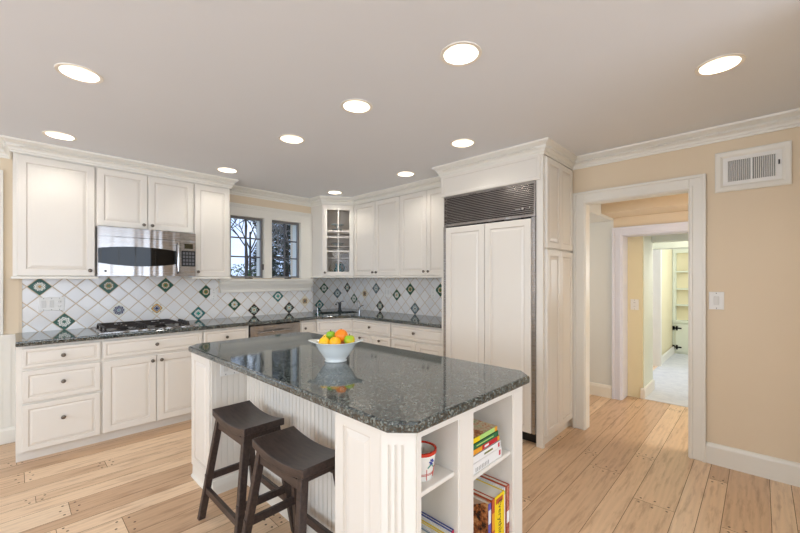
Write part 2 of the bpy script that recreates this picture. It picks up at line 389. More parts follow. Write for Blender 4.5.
# crown moulding with a beaded course
CROWN = [(0, ZC-.10), (.012, ZC-.10), (.014, ZC-.085), (.02, ZC-.082), (.022, ZC-.068), (.030, ZC-.058), (.034, ZC-.056), (.036, ZC-.038), (.052, ZC-.024), (.066, ZC-.014), (.068, ZC-.0), (0, ZC)]
cp = [(XL, YA), (.0, YA), (.0, 4.205), (1.668, 4.205), (1.668, YA), (2.868, YA), (2.868, 4.2), (3.213, 3.955), (3.213, 2.25), (2.925, 2.25), (2.925, 1.24), (XB, 1.24), (XB, -.29), (2.1, -.29)]
mb = MB(); mb.sweep(cp, CROWN)
for (ax, ay), (bx, by) in zip(cp, cp[1:]):
    L = math.hypot(bx-ax, by-ay); dx, dy = (bx-ax)/L, (by-ay)/L; nn = int((L-.06)/.017)
    if ax < -1 : continue
    for i in range(nn):
        s_ = .04+i*.017; T = Matrix.Translation((ax+dx*s_, ay+dy*s_, 0)) @ Matrix.Rotation(math.atan2(dy, dx), 4, 'Z')
        mb.box(0, .010, -.046, -.030, ZC-.055, ZC-.039, T=T)
mb.build('trim_crown', 'trim', kind='structure')
# baseboards
BB = [(0, 0), (.016, 0), (.016, .125), (.012, .14), (.007, .15), (0, .152)]
mb = MB(); mb.sweep([(XB, .298), (XB, -.29), (2.1, -.29)], BB); mb.build('baseboard_right', 'trim', kind='structure')
mb = MB(); mb.sweep([(XL, YN), (XL, YA-.012), (.02, YA-.012)], [(0, 0), (.018, 0), (.018, .105), (.010, .125), (0, .13)]); mb.build('baseboard_left', 'trim', kind='structure')
# wainscot left of the cabinets
mb = MB(); mb.box(XL, .02, YA-.012, YA, 0, .845)
x = XL
while x < .0:
    mb.box(x, min(x+.045, .02), YA-.016, YA-.012, .12, .845); x += .05
mb.box(XL, .075, YA-.022, YA, .80, .845); mb.box(XL, .075, YA-.05, YA, .868, .892); mb.box(XL, .07, YA-.035, YA, .845, .868)
mb.build('trim_wainscot', 'trim', kind='structure')

# kitchen doorway casing: stepped profile swept round the opening + jamb liner
def casing(mb, x, y0, y1, z1, wd=.1, d=.02, sgn=-1):
    for o, w_, t in ((0, wd, d*.7), (wd-.022, .022, d*1.3), (.004, .018, d)):
        xa, xb = sorted((x, x+sgn*t))
        mb.box(xa, xb, y0-o-w_, y0-o, 0, z1+o+w_); mb.box(xa, xb, y1+o, y1+o+w_, 0, z1+o+w_); mb.box(xa, xb, y0-o, y1+o, z1+o, z1+o+w_)
mb = MB(); casing(mb, XB, DY0, DY1, DZ); casing(mb, XB+.10, DY0, DY1, DZ, sgn=1)
mb.box(XB-.002, XB+.102, DY0-.012, DY0+.006, 0, DZ); mb.box(XB-.002, XB+.102, DY1-.006, DY1+.012, 0, DZ); mb.box(XB-.002, XB+.102, DY0, DY1, DZ-.006, DZ+.01)
mb.build('trim_doorway', 'trim', kind='structure', bevel=.003)

# sink window: casing, mullion, sashes, glass, stool and apron
wn = MB()
ya = YA-.018
wn.box(WX0-.10, WX0, ya, YA, WZ0-.02, WZ1+.135); wn.box(WX1, WX1+.155, ya, YA, WZ0-.02, WZ1+.135); wn.box(WX0, WX1, ya, YA, WZ1, WZ1+.135)
wn.box(WX0-.10, WX1+.157, YA-.034, YA, WZ1+.118, WZ1+.14); wn.box(WX0-.10, WX1+.157, YA-.026, YA, WZ1+.10, WZ1+.118)
wn.box(WX1+.135, WX1+.157, YA-.03, YA, WZ0, WZ1+.118)
wn.box(WXM0, WXM1, ya, YA+.10, WZ0, WZ1); wn.box(WXM0-.0, WXM0+.012, YA-.024, YA, WZ0, WZ1+.02); wn.box(WXM1-.012, WXM1, YA-.024, YA, WZ0, WZ1+.02)
for a, b in ((WX0, WXM0), (WXM1, WX1)):   # reveal liners
    wn.box(a-.001, a+.004, ya, YA+.2, WZ0, WZ1); wn.box(b-.004, b+.001, ya, YA+.2, WZ0, WZ1); wn.box(a, b, ya, YA+.2, WZ1-.003, WZ1+.001); wn.box(a, b, ya, YA+.2, WZ0-.001, WZ0+.005)
wroot = wn.build('window_1', 'trim', kind='structure', bevel=.003)
mb = MB(); mb.box(1.63, 2.872, YA-.085, YA+.02, 1.318, 1.345); mb.box(1.65, 2.852, YA-.066, YA, 1.29, 1.318)
mb.sweep([(1.665, YA-.001), (1.665, YA-.03), (2.838, YA-.03), (2.838, YA-.001)], [(0, 1.185), (.008, 1.185), (.010, 1.22), (.018, 1.25), (.03, 1.275), (.034, 1.29), (0, 1.29)])
mb.box(1.665, 2.838, YA-.032, YA, 1.185, 1.29)
mb.build('window_sill', 'trim', wroot, bevel=.003)
for a, b in ((WX0+.005, WXM0-.005), (WXM1+.005, WX1-.005)):
    z0, z1 = WZ0+.005, WZ1-.003; mb = MB(); f = .026
    for q in ((a, a+f, z0, z1), (b-f, b, z0, z1), (a+f, b-f, z0, z0+f*.8), (a+f, b-f, z1-f, z1)): mb.box(q[0], q[1], YA+.03, YA+.06, q[2], q[3])
    sash = mb.build('window_sash', 'sash', wroot, bevel=.002)
    mb = MB(); mid = (a+b)/2; h3 = (z1-z0-2*f)/3
    mb.box(mid-.009, mid+.009, YA+.036, YA+.056, z0+f*.8, z1-f)
    for i in (1, 2): mb.box(a+f, b-f, YA+.037, YA+.055, z0+f+i*h3-.008, z0+f+i*h3+.008)
    mb.build('muntin', 'muntin', sash)
    mb = MB(); mb.box(a+f*.8, b-f*.8, YA+.044, YA+.048, z0+f*.6, z1-f*.8); mb.build('window_pane', 'glass', sash)
    mb = MB(); mb.box(mid-.035, mid+.045, YA-.045, YA-.02, WZ0-.010, WZ0+.004); mb.tube([(mid, YA-.035, WZ0+.003), (mid+.03, YA-.05, WZ0+.012), (mid+.055, YA-.05, WZ0+.010)], .005, 6)
    mb.build('crank_handle', 'knob', wroot)
    mb = MB(); s_ = b+.006 if a < 2 else a-.006; mb.box(s_-.008, s_+.004, YA-.006, YA+.03, 1.46, 1.53); mb.build('sash_lock', 'knob', wroot)
# tall window at the left edge of the photo
wn = MB(); wn.box(-1.45, -1.35, YA-.02, YA, .892, 2.236); wn.box(-.15, -.048, YA-.02, YA, .892, 2.236); wn.box(-1.35, -.15, YA-.02, YA, 2.13, 2.236)
wn.box(-1.36, -1.34, YA-.02, YA+.2, .95, 2.13); wn.box(-.16, -.14, YA-.02, YA+.2, .95, 2.13); wn.box(-1.35, -.15, YA-.02, YA+.2, 2.12, 2.14); wn.box(-1.35, -.15, YA-.02, YA+.2, .93, .96)
wroot2 = wn.build('window_2', 'trim', kind='structure', bevel=.003)
mb = MB()
for q in ((-1.34, -1.29, .96, 2.12), (-.21, -.16, .96, 2.12), (-1.29, -.21, .96, 1.01), (-1.29, -.21, 2.07, 2.12), (-1.29, -.21, 1.52, 1.56), (-.76, -.74, 1.01, 2.07)): mb.box(q[0], q[1], YA+.08, YA+.12, q[2], q[3])
mb.build('window_sash', 'trim', wroot2)
mb = MB(); mb.box(-1.3, -.2, YA+.098, YA+.102, 1.0, 2.08); mb.build('window_pane', 'glass', wroot2)
# windows added in the two unseen walls to let daylight in
for nm, axis, fixed, lo, hi in (('added_window_3', 'x', YN-.08, -2.1, 2.5), ('added_window_4', 'y', XL-.08, -1.1, 3.3)):
    mb = MB(); n = 4
    for i in range(n+1):
        c = lo+(hi-lo)*i/n
        (mb.box(c-.03, c+.03, fixed-.03, fixed+.03, .6, 2.3) if axis == 'x' else mb.box(fixed-.03, fixed+.03, c-.03, c+.03, .6, 2.3))
    for z in (.6, 1.42, 2.25): (mb.box(lo, hi, fixed-.02, fixed+.02, z, z+.05) if axis == 'x' else mb.box(fixed-.02, fixed+.02, lo, hi, z, z+.05))
    mb.build(nm, 'trim', kind='structure')

# ------------------------------------------------------------------ cabinet pieces
DOORP = [(0, .004), (.004, 0), (.052, 0), (.0555, .0065), (.061, .0075), (.082, .002), (.086, .002)]
DRAWP = [(0, .004), (.004, 0), (.022, 0), (.026, .004), (.032, .0045), (.042, .001), (.045, .001)]
def knob(parent, x, z, y=0):
    mb = MB(); mb.lathe([(.006, 0), (.005, .010), (.013, .014), (.0155, .020), (.014, .025), (.008, .0285), (.002, .029)], 'y', (x, y, z), 14)
    return mb.build('knob', 'knob', parent, smooth=True)
def front(kind, parent, x0, x1, z0, z1, kx=None, kz=None, y=-.02, t=.019):
    mb = MB(); w_, h_ = x1-x0, z1-z0; prof = DOORP if kind == 'door' else DRAWP
    if kind == 'drawer' and h_ > .2: prof = [(0, .004), (.004, 0), (.034, 0), (.038, .005), (.044, .0055), (.056, .001), (.06, .001)]
    if min(w_, h_) < .18 and kind == 'door': prof = [(a*.55 if a > .01 else a, b) for a, b in prof]
    mb.panel(w_, h_, prof, x0, z0, y, t, gl=(3, 4))
    o = mb.build(kind, ['cab', 'glaze'], parent)
    if kx is not None: knob(o, kx, kz, y)
    return o
def carcass(parent, x0, x1, y1, z0, z1, toe=0, y0=0, toe_back=.05):
    mb = MB(); mb.box(x0, x1, y0, y1, z0, z1)
    if toe: mb.box(x0, x1, y0+toe_back, y1, 0, toe)
    return mb.build('carcass', ['cab'], parent)
ZT = .896; ZB = ZT-.037
def base_cabinet(label, loc, rz, w_, depth, fronts, group='base cabinets under the granite counters', x0=0, name='base_cabinet'):
    t = thing(name, label, 'cabinet', loc, rz, group); carcass(t, x0, w_, depth, .08, ZB-.001, .08)
    for f in fronts: front(f[0], t, *f[1:])
    return t
YF = 3.88     # face-frame plane of the wall-A base run
X0 = .03
base_cabinet('cream base cabinet of three drawers at the far left end of the counter', (.020, YF, 0), 0, .487, YA-YF-.002,
  [('drawer', .030, .480, .693, .838, .255, .765), ('drawer', .030, .480, .442, .674, .255, .565), ('drawer', .030, .480, .084, .425, .255, .29)])
mb_ = bpy.data.objects
base_cabinet('cream base cabinet under the gas cooktop, one wide drawer above two doors', (.508, YF, 0), 0, .768, YA-YF-.002,
  [('drawer', .008, .762, .693, .838, .385, .77), ('door', .008, .383, .085, .672, .352, .628), ('door', .388, .762, .085, .672, .42, .628)])
base_cabinet('narrow cream base cabinet left of the dishwasher, mostly behind the island', (1.277, YF, 0), 0, .452, YA-YF-.002,
  [('drawer', .008, .444, .693, .838, .22, .765), ('door', .008, .444, .085, .672, .05, .628)])
base_cabinet('small cream base cabinet between the dishwasher and the corner sink', (2.342, YF, 0), 0, .212, YA-YF-.002,
  [('drawer', .008, .205, .693, .838, .05, .765), ('door', .008, .205, .085, .672, .18, .628)])
# diagonal sink cabinet
sa, sb = Vector((2.556, 3.88)), Vector((2.98, 3.70))
ang = math.atan2(sb.y-sa.y, sb.x-sa.x); L = (sb-sa).length
t = thing('sink_cabinet', 'cream diagonal corner cabinet in front of the black sink', 'cabinet', (sa.x, sa.y, 0), ang, 'base cabinets under the granite counters')
R_ = Matrix.Rotation(-ang, 2)
def loc2(p): q = R_ @ (Vector(p)-sa); return (q.x, q.y)
pts = [loc2(p) for p in ((2.556, 3.88), (2.98, 3.70), (XB-.002, 3.70), (XB-.002, YR-.002), (XS+.002, YR-.002), (XS+.002, YA-.004), (2.556, YA-.004))]
mb = MB(); mb.rings([[(x, y, .08) for x, y in pts], [(x, y, .70) for x, y in pts]]); mb.box(0, L, 0, .02, .70, ZB-.001)
mb.box(.01, L-.01, .05, .1, 0, .08); mb.build('carcass', 'cab', t)
front('drawer', t, .012, L-.012, .693, .838); front('door', t, .012, L/2-.003, .085, .672, L/2-.04, .6); front('door', t, L/2+.003, L-.012, .085, .672, L/2+.04, .6)
XFB = 2.98
base_cabinet('cream base cabinet right of the corner sink, wide drawer over a pair', (XFB, 3.698, 0), -PI/2, .694, XB-XFB-.002,
  [('drawer', .01, .688, .69, .838, .35, .77), ('drawer', .01, .346, .40, .672, .178, .627), ('drawer', .352, .688, .40, .672, .52, .627), ('drawer', .01, .688, .085, .385, .35, .3)])
base_cabinet('cream base cabinet next to the built-in refrigerator, wide drawer over two doors', (XFB, 3.002, 0), -PI/2, .748, XB-XFB-.002,
  [('drawer', .01, .74, .69, .838, .36, .77), ('door', .01, .372, .085, .672, .34, .5), ('door', .378, .74, .085, .672, .41, .5)])
# dishwasher
t = thing('dishwasher', 'stainless steel dishwasher under the counter behind the island', 'dishwasher', (1.732, YF-.02, 0))
mb = MB(); mb.box(0, .608, .03, .57, .02, ZB-.002); mb.build('body', 'black', t)
mb = MB(); mb.box(.008, .600, 0, .028, .10, .845); mb.build('door', 'steel', t, bevel=.004)
mb = MB(); mb.tube([(.10, .0, .765), (.11, -.03, .77), (.2, -.042, .775), (.3, -.046, .777), (.4, -.042, .775), (.49, -.03, .77), (.5, .0, .765)], .011, 10); mb.build('handle', 'steel', t, smooth=True)

# ------------------------------------------------------------------ wall counter with sink cut-out
yn, xn = 3.832, 2.934
sc_ = Vector((3.03, 4.06)); u_ = Vector((math.cos(ang), math.sin(ang))); v_ = Vector((-u_.y, u_.x))
hole = []
for i in range(28):
    a = 2*PI*i/28; ca, sa_ = math.cos(a), math.sin(a); e = .55
    p = sc_ + u_*(.255*abs(ca)**e*(1 if ca >= 0 else -1)) + v_*(.175*abs(sa_)**e*(1 if sa_ >= 0 else -1)); hole.append((p.x, p.y))
poly = [(.0, yn), (2.545, yn), (xn, 3.675), (xn, 2.252), (XB-.001, 2.252), (XB-.001, YR-.001), (XS+.001, YR-.001), (XS+.001, YA-.001), (.0+.055, YA-.001), (.055, 3.9), (.055, yn)]
poly = [(.018, yn)] + poly[1:8] + [(.018, YA-.001)]
mb = MB(); slab(mb, poly, ZB, ZT, [hole], .009)
tag(mb.build('granite_countertop', 'granite', smooth=False), 'dark green granite counter along both tiled walls with corner sink', 'countertop')
t = thing('corner_sink', 'dark undermount sink set diagonally into the corner counter', 'sink', (sc_.x, sc_.y, ZB), ang)
def rr(sx, sy, z, n=28):
    return [((sx*abs(math.cos(2*PI*i/n))**.55)*(1 if math.cos(2*PI*i/n) >= 0 else -1), (sy*abs(math.sin(2*PI*i/n))**.55)*(1 if math.sin(2*PI*i/n) >= 0 else -1), z) for i in range(n)]
mb = MB(); mb.rings([rr(.275, .195, -.014), rr(.275, .195, -.001), rr(.252, .172, -.001), rr(.245, .165, -.12), rr(.20, .13, -.145), rr(.05, .04, -.15)], False, True); mb.build('basin', flat('dark_sink', 48, 48, 50, .25), t, smooth=True)
mb = MB(); mb.lathe([(.045, -.149), (.045, -.145), (.03, -.145), (.028, -.149)], n=20); mb.build('drain', 'chrome', t, smooth=True)
# tap, soap dispenser, spray
fp = sc_+v_*.235+u_*.075
t = thing('kitchen_faucet', 'low chrome and black faucet behind the corner sink', 'faucet', (fp.x, fp.y, ZT+.0002), ang)
mb = MB(); mb.lathe([(.03, 0), (.03, .008), (.021, .014), (.018, .06), (.020, .10), (.018, .115), (.006, .125)], n=16); mb.build('body', 'black', t, smooth=True)
mb = MB(); mb.tube([(0, 0, .085), (-.02, -.03, .118), (-.05, -.08, .128), (-.075, -.12, .118), (-.085, -.135, .10)], [.015, .013, .012, .012, .013], 10); mb.build('spout', 'chrome', t, smooth=True)
mb = MB(); mb.tube([(0, 0, .12), (.03, -.005, .135), (.06, -.01, .138)], [.009, .007, .006], 8); mb.build('handle', 'chrome', t, smooth=True)
p = sc_-u_*.24+v_*.20
t = thing('soap_dispenser', 'thin chrome soap pump left of the corner sink', 'soap dispenser', (p.x, p.y, ZT+.0002), ang)
mb = MB(); mb.lathe([(.013, 0), (.013, .005), (.005, .008), (.005, .055)], n=12); mb.build('base', 'chrome', t, smooth=True)
mb = MB(); mb.tube([(0, 0, .053), (0, 0, .085), (.02, -.03, .088), (.025, -.045, .078)], .005, 8); mb.build('nozzle', 'chrome', t, smooth=True)
p = sc_+u_*.32+v_*.10
t = thing('filtered_water_tap', 'slim chrome lever tap at the right end of the sink', 'faucet', (p.x, p.y, ZT+.0002), ang)
mb = MB(); mb.lathe([(.019, 0), (.019, .006), (.011, .012), (.010, .05), (.013, .06), (.010, .07)], n=14); mb.build('base', 'chrome', t, smooth=True)
mb = MB(); mb.tube([(0, 0, .06), (-.002, 0, .12), (-.02, -.03, .15), (-.05, -.07, .15), (-.06, -.085, .13)], .006, 8); mb.build('spout', 'chrome', t, smooth=True)
mb = MB(); mb.tube([(.008, 0, .055), (.035, 0, .075), (.06, -.005, .082)], [.007, .006, .005], 8); mb.build('handle', 'black', t, smooth=True)

# ------------------------------------------------------------------ backsplash
hA, hB = .07875, .0808
TA = tile_material('diagonal_tile_window_wall', 0, .088, .100, hA); TR = tile_material('diagonal_tile_sink_corner', 0, .068+.001, .160, .0805); TB = tile_material('diagonal_tile_right_wall', 1, .072, .160, .081)
mb = MB(); tt = .008
mb.box(.060, 1.64, YA-tt, YA-.0005, ZT, 1.372, 0); mb.box(1.64, 2.868, YA-tt, YA-.0005, ZT, 1.19); mb.box(2.868, XS, YA-tt, YA-.0005, ZT, 1.35)
mb.box(XS+.001, XB-.001, YR-tt, YR-.0005, ZT, 1.372, 1)
mb.box(XB-tt, XB-.0005, 2.252, YR-tt, ZT, 1.372, 2)
bs = tag(mb.build('tile_backsplash', [TA, TR, TB]), 'white diagonal tile backsplash with scattered painted accent tiles', 'backsplash')
M['edge'] = painted('tile_edge_trim', S(226, 208, 180), S(222, 202, 172), .5)
mb = MB(); mb.box(.040, .0595, YA-.012, YA-.0005, ZT+.001, 1.345); mb.build('edge_strip', 'edge', bs)
def deco(kind, wall, i, j):
    s_ = {'A': (hA, .088, .100), 'R': (.0805, .069, .160), 'B': (.081, .072, .160)}[wall]; h = s_[0]; c, z = s_[1]+i*h, s_[2]+j*h; e = h*.965
    bm = bmesh.new(); lay = bm.loops.layers.uv.new('UVMap'); C4 = [(e, 0), (0, e), (-e, 0), (0, -e)]; U4 = [(1, 1), (-1, 1), (-1, -1), (1, -1)]
    def P(a, b, o): return (c+a, YA-tt-o, z+b) if wall == 'A' else (c+a, YR-tt-o, z+b) if wall == 'R' else (XB-tt-o, c+a, z+b)
    fr_ = [bm.verts.new(P(a, b, .0016)) for a, b in C4]; bk = [bm.verts.new(P(a, b, .0002)) for a, b in C4]
    f = bm.faces.new(fr_)
    for l, u in zip(f.loops, U4): l[lay].uv = u
    for q in range(4): bm.faces.new((fr_[q], fr_[(q+1) % 4], bk[(q+1) % 4], bk[q]))
    bmesh.ops.recalc_face_normals(bm, faces=bm.faces)
    me = bpy.data.meshes.new('painted_tile'); bm.to_mesh(me); bm.free(); me.materials.append(DECO[kind])
    o = bpy.data.objects.new('painted_tile', me); COL.objects.link(o); o.parent = bs
    o['label'] = {'flower': 'green tile with white flower', 'ring': 'green tile with white rings', 'ochre': 'green and ochre rosette tile', 'navy': 'navy star on white tile', 'cross': 'blue and ochre motif tile', 'teal': 'teal ring tile', 'dark': 'dark scrolled tile', 'cream': 'cream medallion tile', 'grey': 'grey-blue scrolled tile'}[kind]
for a in [('flower', 1, 15), ('ring', 3, 11), ('ochre', 7, 15), ('ochre', 13, 15), ('navy', 8, 12), ('cross', 12, 12), ('teal', 17, 11), ('ochre', 18, 14), ('flower', 22, 12), ('dark', 25, 11), ('teal', 29, 13), ('dark', 31, 11), ('cream', 34, 12)]: deco(a[0], 'A', a[1], a[2])
for a in [('ring', 39, 13), ('teal', 38, 10), ('grey', 42, 12)]: deco(a[0], 'R', a[1], a[2])
for a in [('dark', 55, 13), ('ring', 53, 11), ('cream', 50, 12), ('grey', 47, 13), ('dark', 46, 10), ('flower', 42, 12), ('ochre', 39, 13), ('grey', 38, 10), ('ochre', 33, 13)]: deco(a[0], 'B', a[1], a[2])
# wall plates: local x across, front -y
def plate(name, label, loc, rz, gangs, w_, h_, cat='switch'):
    t = thing(name, label, cat, loc, rz); mb = MB(); mb.panel(w_, h_, [(0, .002), (.003, 0)], -w_/2, -h_/2, -.006, .006); mb.build('plate', 'white_plastic', t)
    n = len(gangs)
    for i, g_ in enumerate(gangs):
        cx = (i-(n-1)/2)*w_/n*.92
        if g_ == 'r':
            mb = MB(); mb.panel(.030, .062, [(0, .001), (.002, 0)], cx-.015, -.031, -.009, .003); mb.build('rocker', flat('rocker_shade', 222, 220, 214), t)
        else:
            for s_ in (-1, 1):
                mb = MB(); mb.lathe([(.016, 0), (.016, .002), (.014, .003)], 'y', (cx, -.006, s_*.021), 16, sy=.85)
                rc = mb.build('receptacle', 'white_plastic', t, smooth=True)
                mb = MB(); mb.box(cx-.006, cx-.004, -.0096, -.009, s_*.021-.004, s_*.021+.006); mb.box(cx+.004, cx+.006, -.0096, -.009, s_*.021-.004, s_*.021+.006); mb.build('slot', 'slot', rc)
    for cx in [(i-(n-1)/2)*w_/n*.92 for i in range(n)]:
        mb = MB()
        for s_ in (-1, 1): mb.lathe([(.003, 0), (.003, .0012)], 'y', (cx, -.006, s_*h_*.42), 8)
        mb.build('screw', 'slot', t)
    return t
plate('switch_plate', 'white three-gang switch and outlet plate on tiles under the left cabinet', (.242, YA-tt-.0002, 1.128), 0, 'rro', .165, .118)
plate('outlet_plate', 'white outlet plate on the tiles beside the left end of the window sill', (1.585, YA-tt-.0002, 1.17), 0, 'o', .072, .118, 'outlet')
plate('switch_plate', 'pale switch plate on the tiles right of the window sill', (3.02, YR-tt-.0002, 1.215), 0, 'r', .075, .118)
plate('switch_plate', 'white double switch plate on right wall tiles between cabinets and counter', (XB-tt-.0002, 3.655, 1.165), -PI/2, 'rr', .118, .118)
plate('outlet_plate', 'white outlet plate on the tiles near the refrigerator', (XB-tt-.0002, 2.85, 1.165), -PI/2, 'o', .072, .118, 'outlet')
plate('light_switch', 'white rocker light switch on the peach wall beside the doorway', (XB-.0002, .229, 1.19), -PI/2, 'r', .085, .128)

# ------------------------------------------------------------------ cooktop
t = thing('gas_cooktop', 'stainless gas cooktop with black grates under the microwave', 'cooktop', (.50, 3.915, ZT+.0003))
mb = MB(); mb.panel(1, 1, [(0, 0)], 0, 0, 0, .01) if False else mb.rings([[(0, 0, 0), (.76, 0, 0), (.76, .50, 0), (0, .50, 0)], [(0, 0, .006), (.76, 0, .006), (.76, .50, .006), (0, .50, .006)], [(.012, .012, .012), (.748, .012, .012), (.748, .488, .012), (.012, .488, .012)], [(.03, .03, .006), (.73, .03, .006), (.73, .47, .006), (.03, .47, .006)]])
mb.build('tray', 'steel', t)
for gx in (.045, .335):
    mb = MB(); w_ = .27
    for yy in (.05, .44): mb.box(gx, gx+w_, yy-.006, yy+.006, .032, .044)
    for xx in (gx, gx+w_): mb.box(xx-.006, xx+.006, .05, .44, .032, .044)
    mb.box(gx, gx+w_, .239, .251, .032, .044)
    for cy in (.147, .343):
        cx = gx+w_/2
        for dx, dy in ((1, 0), (-1, 0), (0, 1), (0, -1)): mb.box(min(cx+dx*.03, cx+dx*(.13 if dx else 0))-.005*(dx == 0), max(cx+dx*.03, cx+dx*(.13 if dx else 0))+.005*(dx == 0), min(cy+dy*.03, cy+dy*.09)-.005*(dy == 0), max(cy+dy*.03, cy+dy*.09)+.005*(dy == 0), .034, .047)
    for xx in (gx, gx+w_):
        for yy in (.05, .245, .44): mb.box(xx-.008, xx+.008, yy-.008, yy+.008, .0065, .032)
    mb.build('grate', 'castiron', t, bevel=.002)
    for cy in (.147, .343):
        mb = MB(); mb.lathe([(.045, .007), (.045, .014), (.036, .018), (.034, .026), (.02, .029)], c=(gx+w_/2, cy, 0), n=20); mb.build('burner', 'castiron', t, smooth=True)
for i, yy in enumerate((.10, .18, .26, .34)):
    mb = MB(); mb.lathe([(.022, .007), (.022, .012), (.018, .016), (.016, .038), (.010, .041)], c=(.685, yy, 0), n=16); mb.box(.682, .688, yy-.015, yy+.015, .03, .045); mb.build('knob', 'black', t, smooth=True)

# ------------------------------------------------------------------ wall cabinets, left wall
YU = 4.21
def wall_cabinet(label, loc, rz, w_, depth, z0, z1, fronts, rail=True, rx0=-.01, rx1=.0):
    t = thing('wall_cabinet', label, 'cabinet', loc, rz, 'wall cabinets'); carcass(t, 0, w_, depth, z0, ZC-.002)
    for f in fronts: front('door', t, *f)
    if rail:
        mb = MB(); mb.box(rx0, w_+rx1, -.028, depth-.02, z0-.022, z0-.001); mb.build('light_rail', 'trim', t, bevel=.004)
    return t
dU = YA-YU-.001
wall_cabinet('tall single-door wall cabinet left of the microwave', (.005, YU, 0), 0, .505, dU, 1.369, ZC, [(.022, .499, 1.374, 2.325, .465, 1.42)], rx1=.02)
wall_cabinet('short two-door wall cabinet above the microwave', (.511, YU, 0), 0, .788, dU, 1.812, ZC, [(.006, .383, 1.817, 2.325, .352, 1.855), (.389, .782, 1.817, 2.325, .42, 1.855)], False)
wall_cabinet('single-door wall cabinet between microwave and window', (1.300, YU, 0), 0, .364, dU, 1.369, ZC, [(.008, .358, 1.374, 2.325, .035, 1.42)], rx0=-.02, rx1=.01)
# microwave
t = thing('microwave', 'stainless over-the-range microwave with black window', 'microwave', (.514, 4.20, 1.372))
mb = MB(); mb.box(0, .782, -.06, .265, 0, .436); mb.build('body', 'steel', t)
def bow(x0, x1, z0, z1, y=-.068, amp=.035, t_=.02, n=16, W=.78, ztop=None, zbot=None):
    mb = MB(); loops = []
    for i in range(n+1):
        x = x0+(x1-x0)*i/n; s_ = 1-((x-W/2)/(W/2))**2; yy = y-amp*s_
        za = z0 if zbot is None else zbot(x); zb = z1 if ztop is None else ztop(x)
        loops.append([(x, y+t_, za), (x, yy, za), (x, yy, zb), (x, y+t_, zb)])
    return mb.rings(loops)
bow(0, .782, .352, .432).build('vent_strip', 'steel', t, smooth=True)
bow(.0, .632, .004, .346).build('door', 'steel', t, smooth=True)
bow(.004, .600, .09, .25, y=-.071, t_=.02, ztop=lambda x: .268-.022*((x-.30)/.30)**2, zbot=lambda x: .090+.028*((x-.30)/.30)**2).build('window', 'blackglass', t, smooth=True)
bow(.637, .782, .004, .346, y=-.068).build('control_panel', 'steel', t, smooth=True)
bow(.648, .780, .10, .255, y=-.0705).build('keypad', 'black', t, smooth=True)
bow(.675, .755, .275, .325, y=-.0705).build('display', flat('olive_display', 62, 56, 36, .2), t, smooth=True)
for i in range(4):
    for j in range(4):
        x = .660+j*.029; bow(x, x+.021, .112+i*.035, .136+i*.035, y=-.0715, n=2).build('button', flat('button_grey', 104, 106, 112), t)
mb = MB(); mb.tube([(.612, -.085, .03), (.612, -.118, .05), (.612, -.125, .17), (.612, -.118, .30), (.612, -.085, .32)], .011, 10); mb.build('handle', 'chrome', t, smooth=True)
mb = MB(); mb.lathe([(.009, 0), (.009, .002)], 'y', (.055, -.078, .045), 20); mb.build('round_badge', 'slot', t)

# ------------------------------------------------------------------ right wall cabinets
XU = 3.22
wall_cabinet('two-door wall cabinet beside the glass-front corner cabinet', (XU, 3.953, 0), -PI/2, .863, XB-XU-.001, 1.382, ZC, [(.004, .428, 1.387, 2.332, .395, 1.43), (.432, .859, 1.387, 2.332, .462, 1.43)], rx0=0)
wall_cabinet('two-door wall cabinet beside the refrigerator enclosure', (XU, 3.089, 0), -PI/2, .838, XB-XU-.001, 1.382, ZC, [(.004, .414, 1.387, 2.332, .385, 1.43), (.418, .835, 1.387, 2.332, .45, 1.43)], rx0=0)
# diagonal glass-front cabinet
ca_, cb_ = Vector((2.868, 4.205)), Vector((3.22, 3.955)); an = math.atan2(cb_.y-ca_.y, cb_.x-ca_.x); LD = (cb_-ca_).length
t = thing('corner_cabinet', 'diagonal corner wall cabinet with a glass grid door showing dishes', 'cabinet', (ca_.x, ca_.y, 0), an, 'wall cabinets')
R2 = Matrix.Rotation(-an, 2)
def L2(x, y): q = R2 @ (Vector((x, y))-ca_); return (q.x, q.y)
outl = [L2(*p) for p in ((2.868, 4.205), (3.22, 3.955), (XB-.001, 3.955), (XB-.001, YR-.001), (XS+.001, YR-.001), (XS+.001, YA-.001), (2.868, YA-.001))]
mb = MB()
for z0, z1 in ((1.362, 1.384), (2.335, ZC-.002)): mb.rings([[(x, y, z0) for x, y in outl], [(x, y, z1) for x, y in outl]], mis=[0, 0])
def pan(p, q, th, z0, z1, mi=0):
    p, q = Vector(p), Vector(q); d = (q-p).normalized(); n_ = Vector((-d.y, d.x))*th; mb.mi = mi
    mb.rings([[(*v, z0) for v in (p, q, q+n_, p+n_)], [(*v, z1) for v in (p, q, q+n_, p+n_)]], mis=[mi, mi])
pan(L2(2.868, YA-.001), L2(2.868, 4.205), .015, 1.384, 2.335)
pan(L2(2.885, YA-.02), L2(2.885, 4.225), .004, 1.384, 2.335, 1)
pan(L2(XB-.001, 3.955), L2(XB-.001, YR-.001), .012, 1.384, 2.335, 1); pan(L2(XB-.001, YR-.001), L2(XS+.001, YR-.001), .012, 1.384, 2.335, 1)
pan(L2(XS+.001, YR-.001), L2(XS+.001, YA-.001), .006, 1.384, 2.335, 1); pan(L2(3.23, 3.957), L2(XB-.001, 3.957), .004, 1.384, 2.335, 1)
mb.box(0, .022, 0, .018, 1.384, 2.335, 0); mb.box(LD-.022, LD, 0, .018, 1.384, 2.335, 0)
mb.box(-.17, .78, .25, .256, 1.384, 2.335, 1)  # back board added nearer the glass so the interior catches more light
mb.build('carcass', ['cab', 'cab_in'], t)
ZS = [1.384, 1.635, 1.795, 1.98]
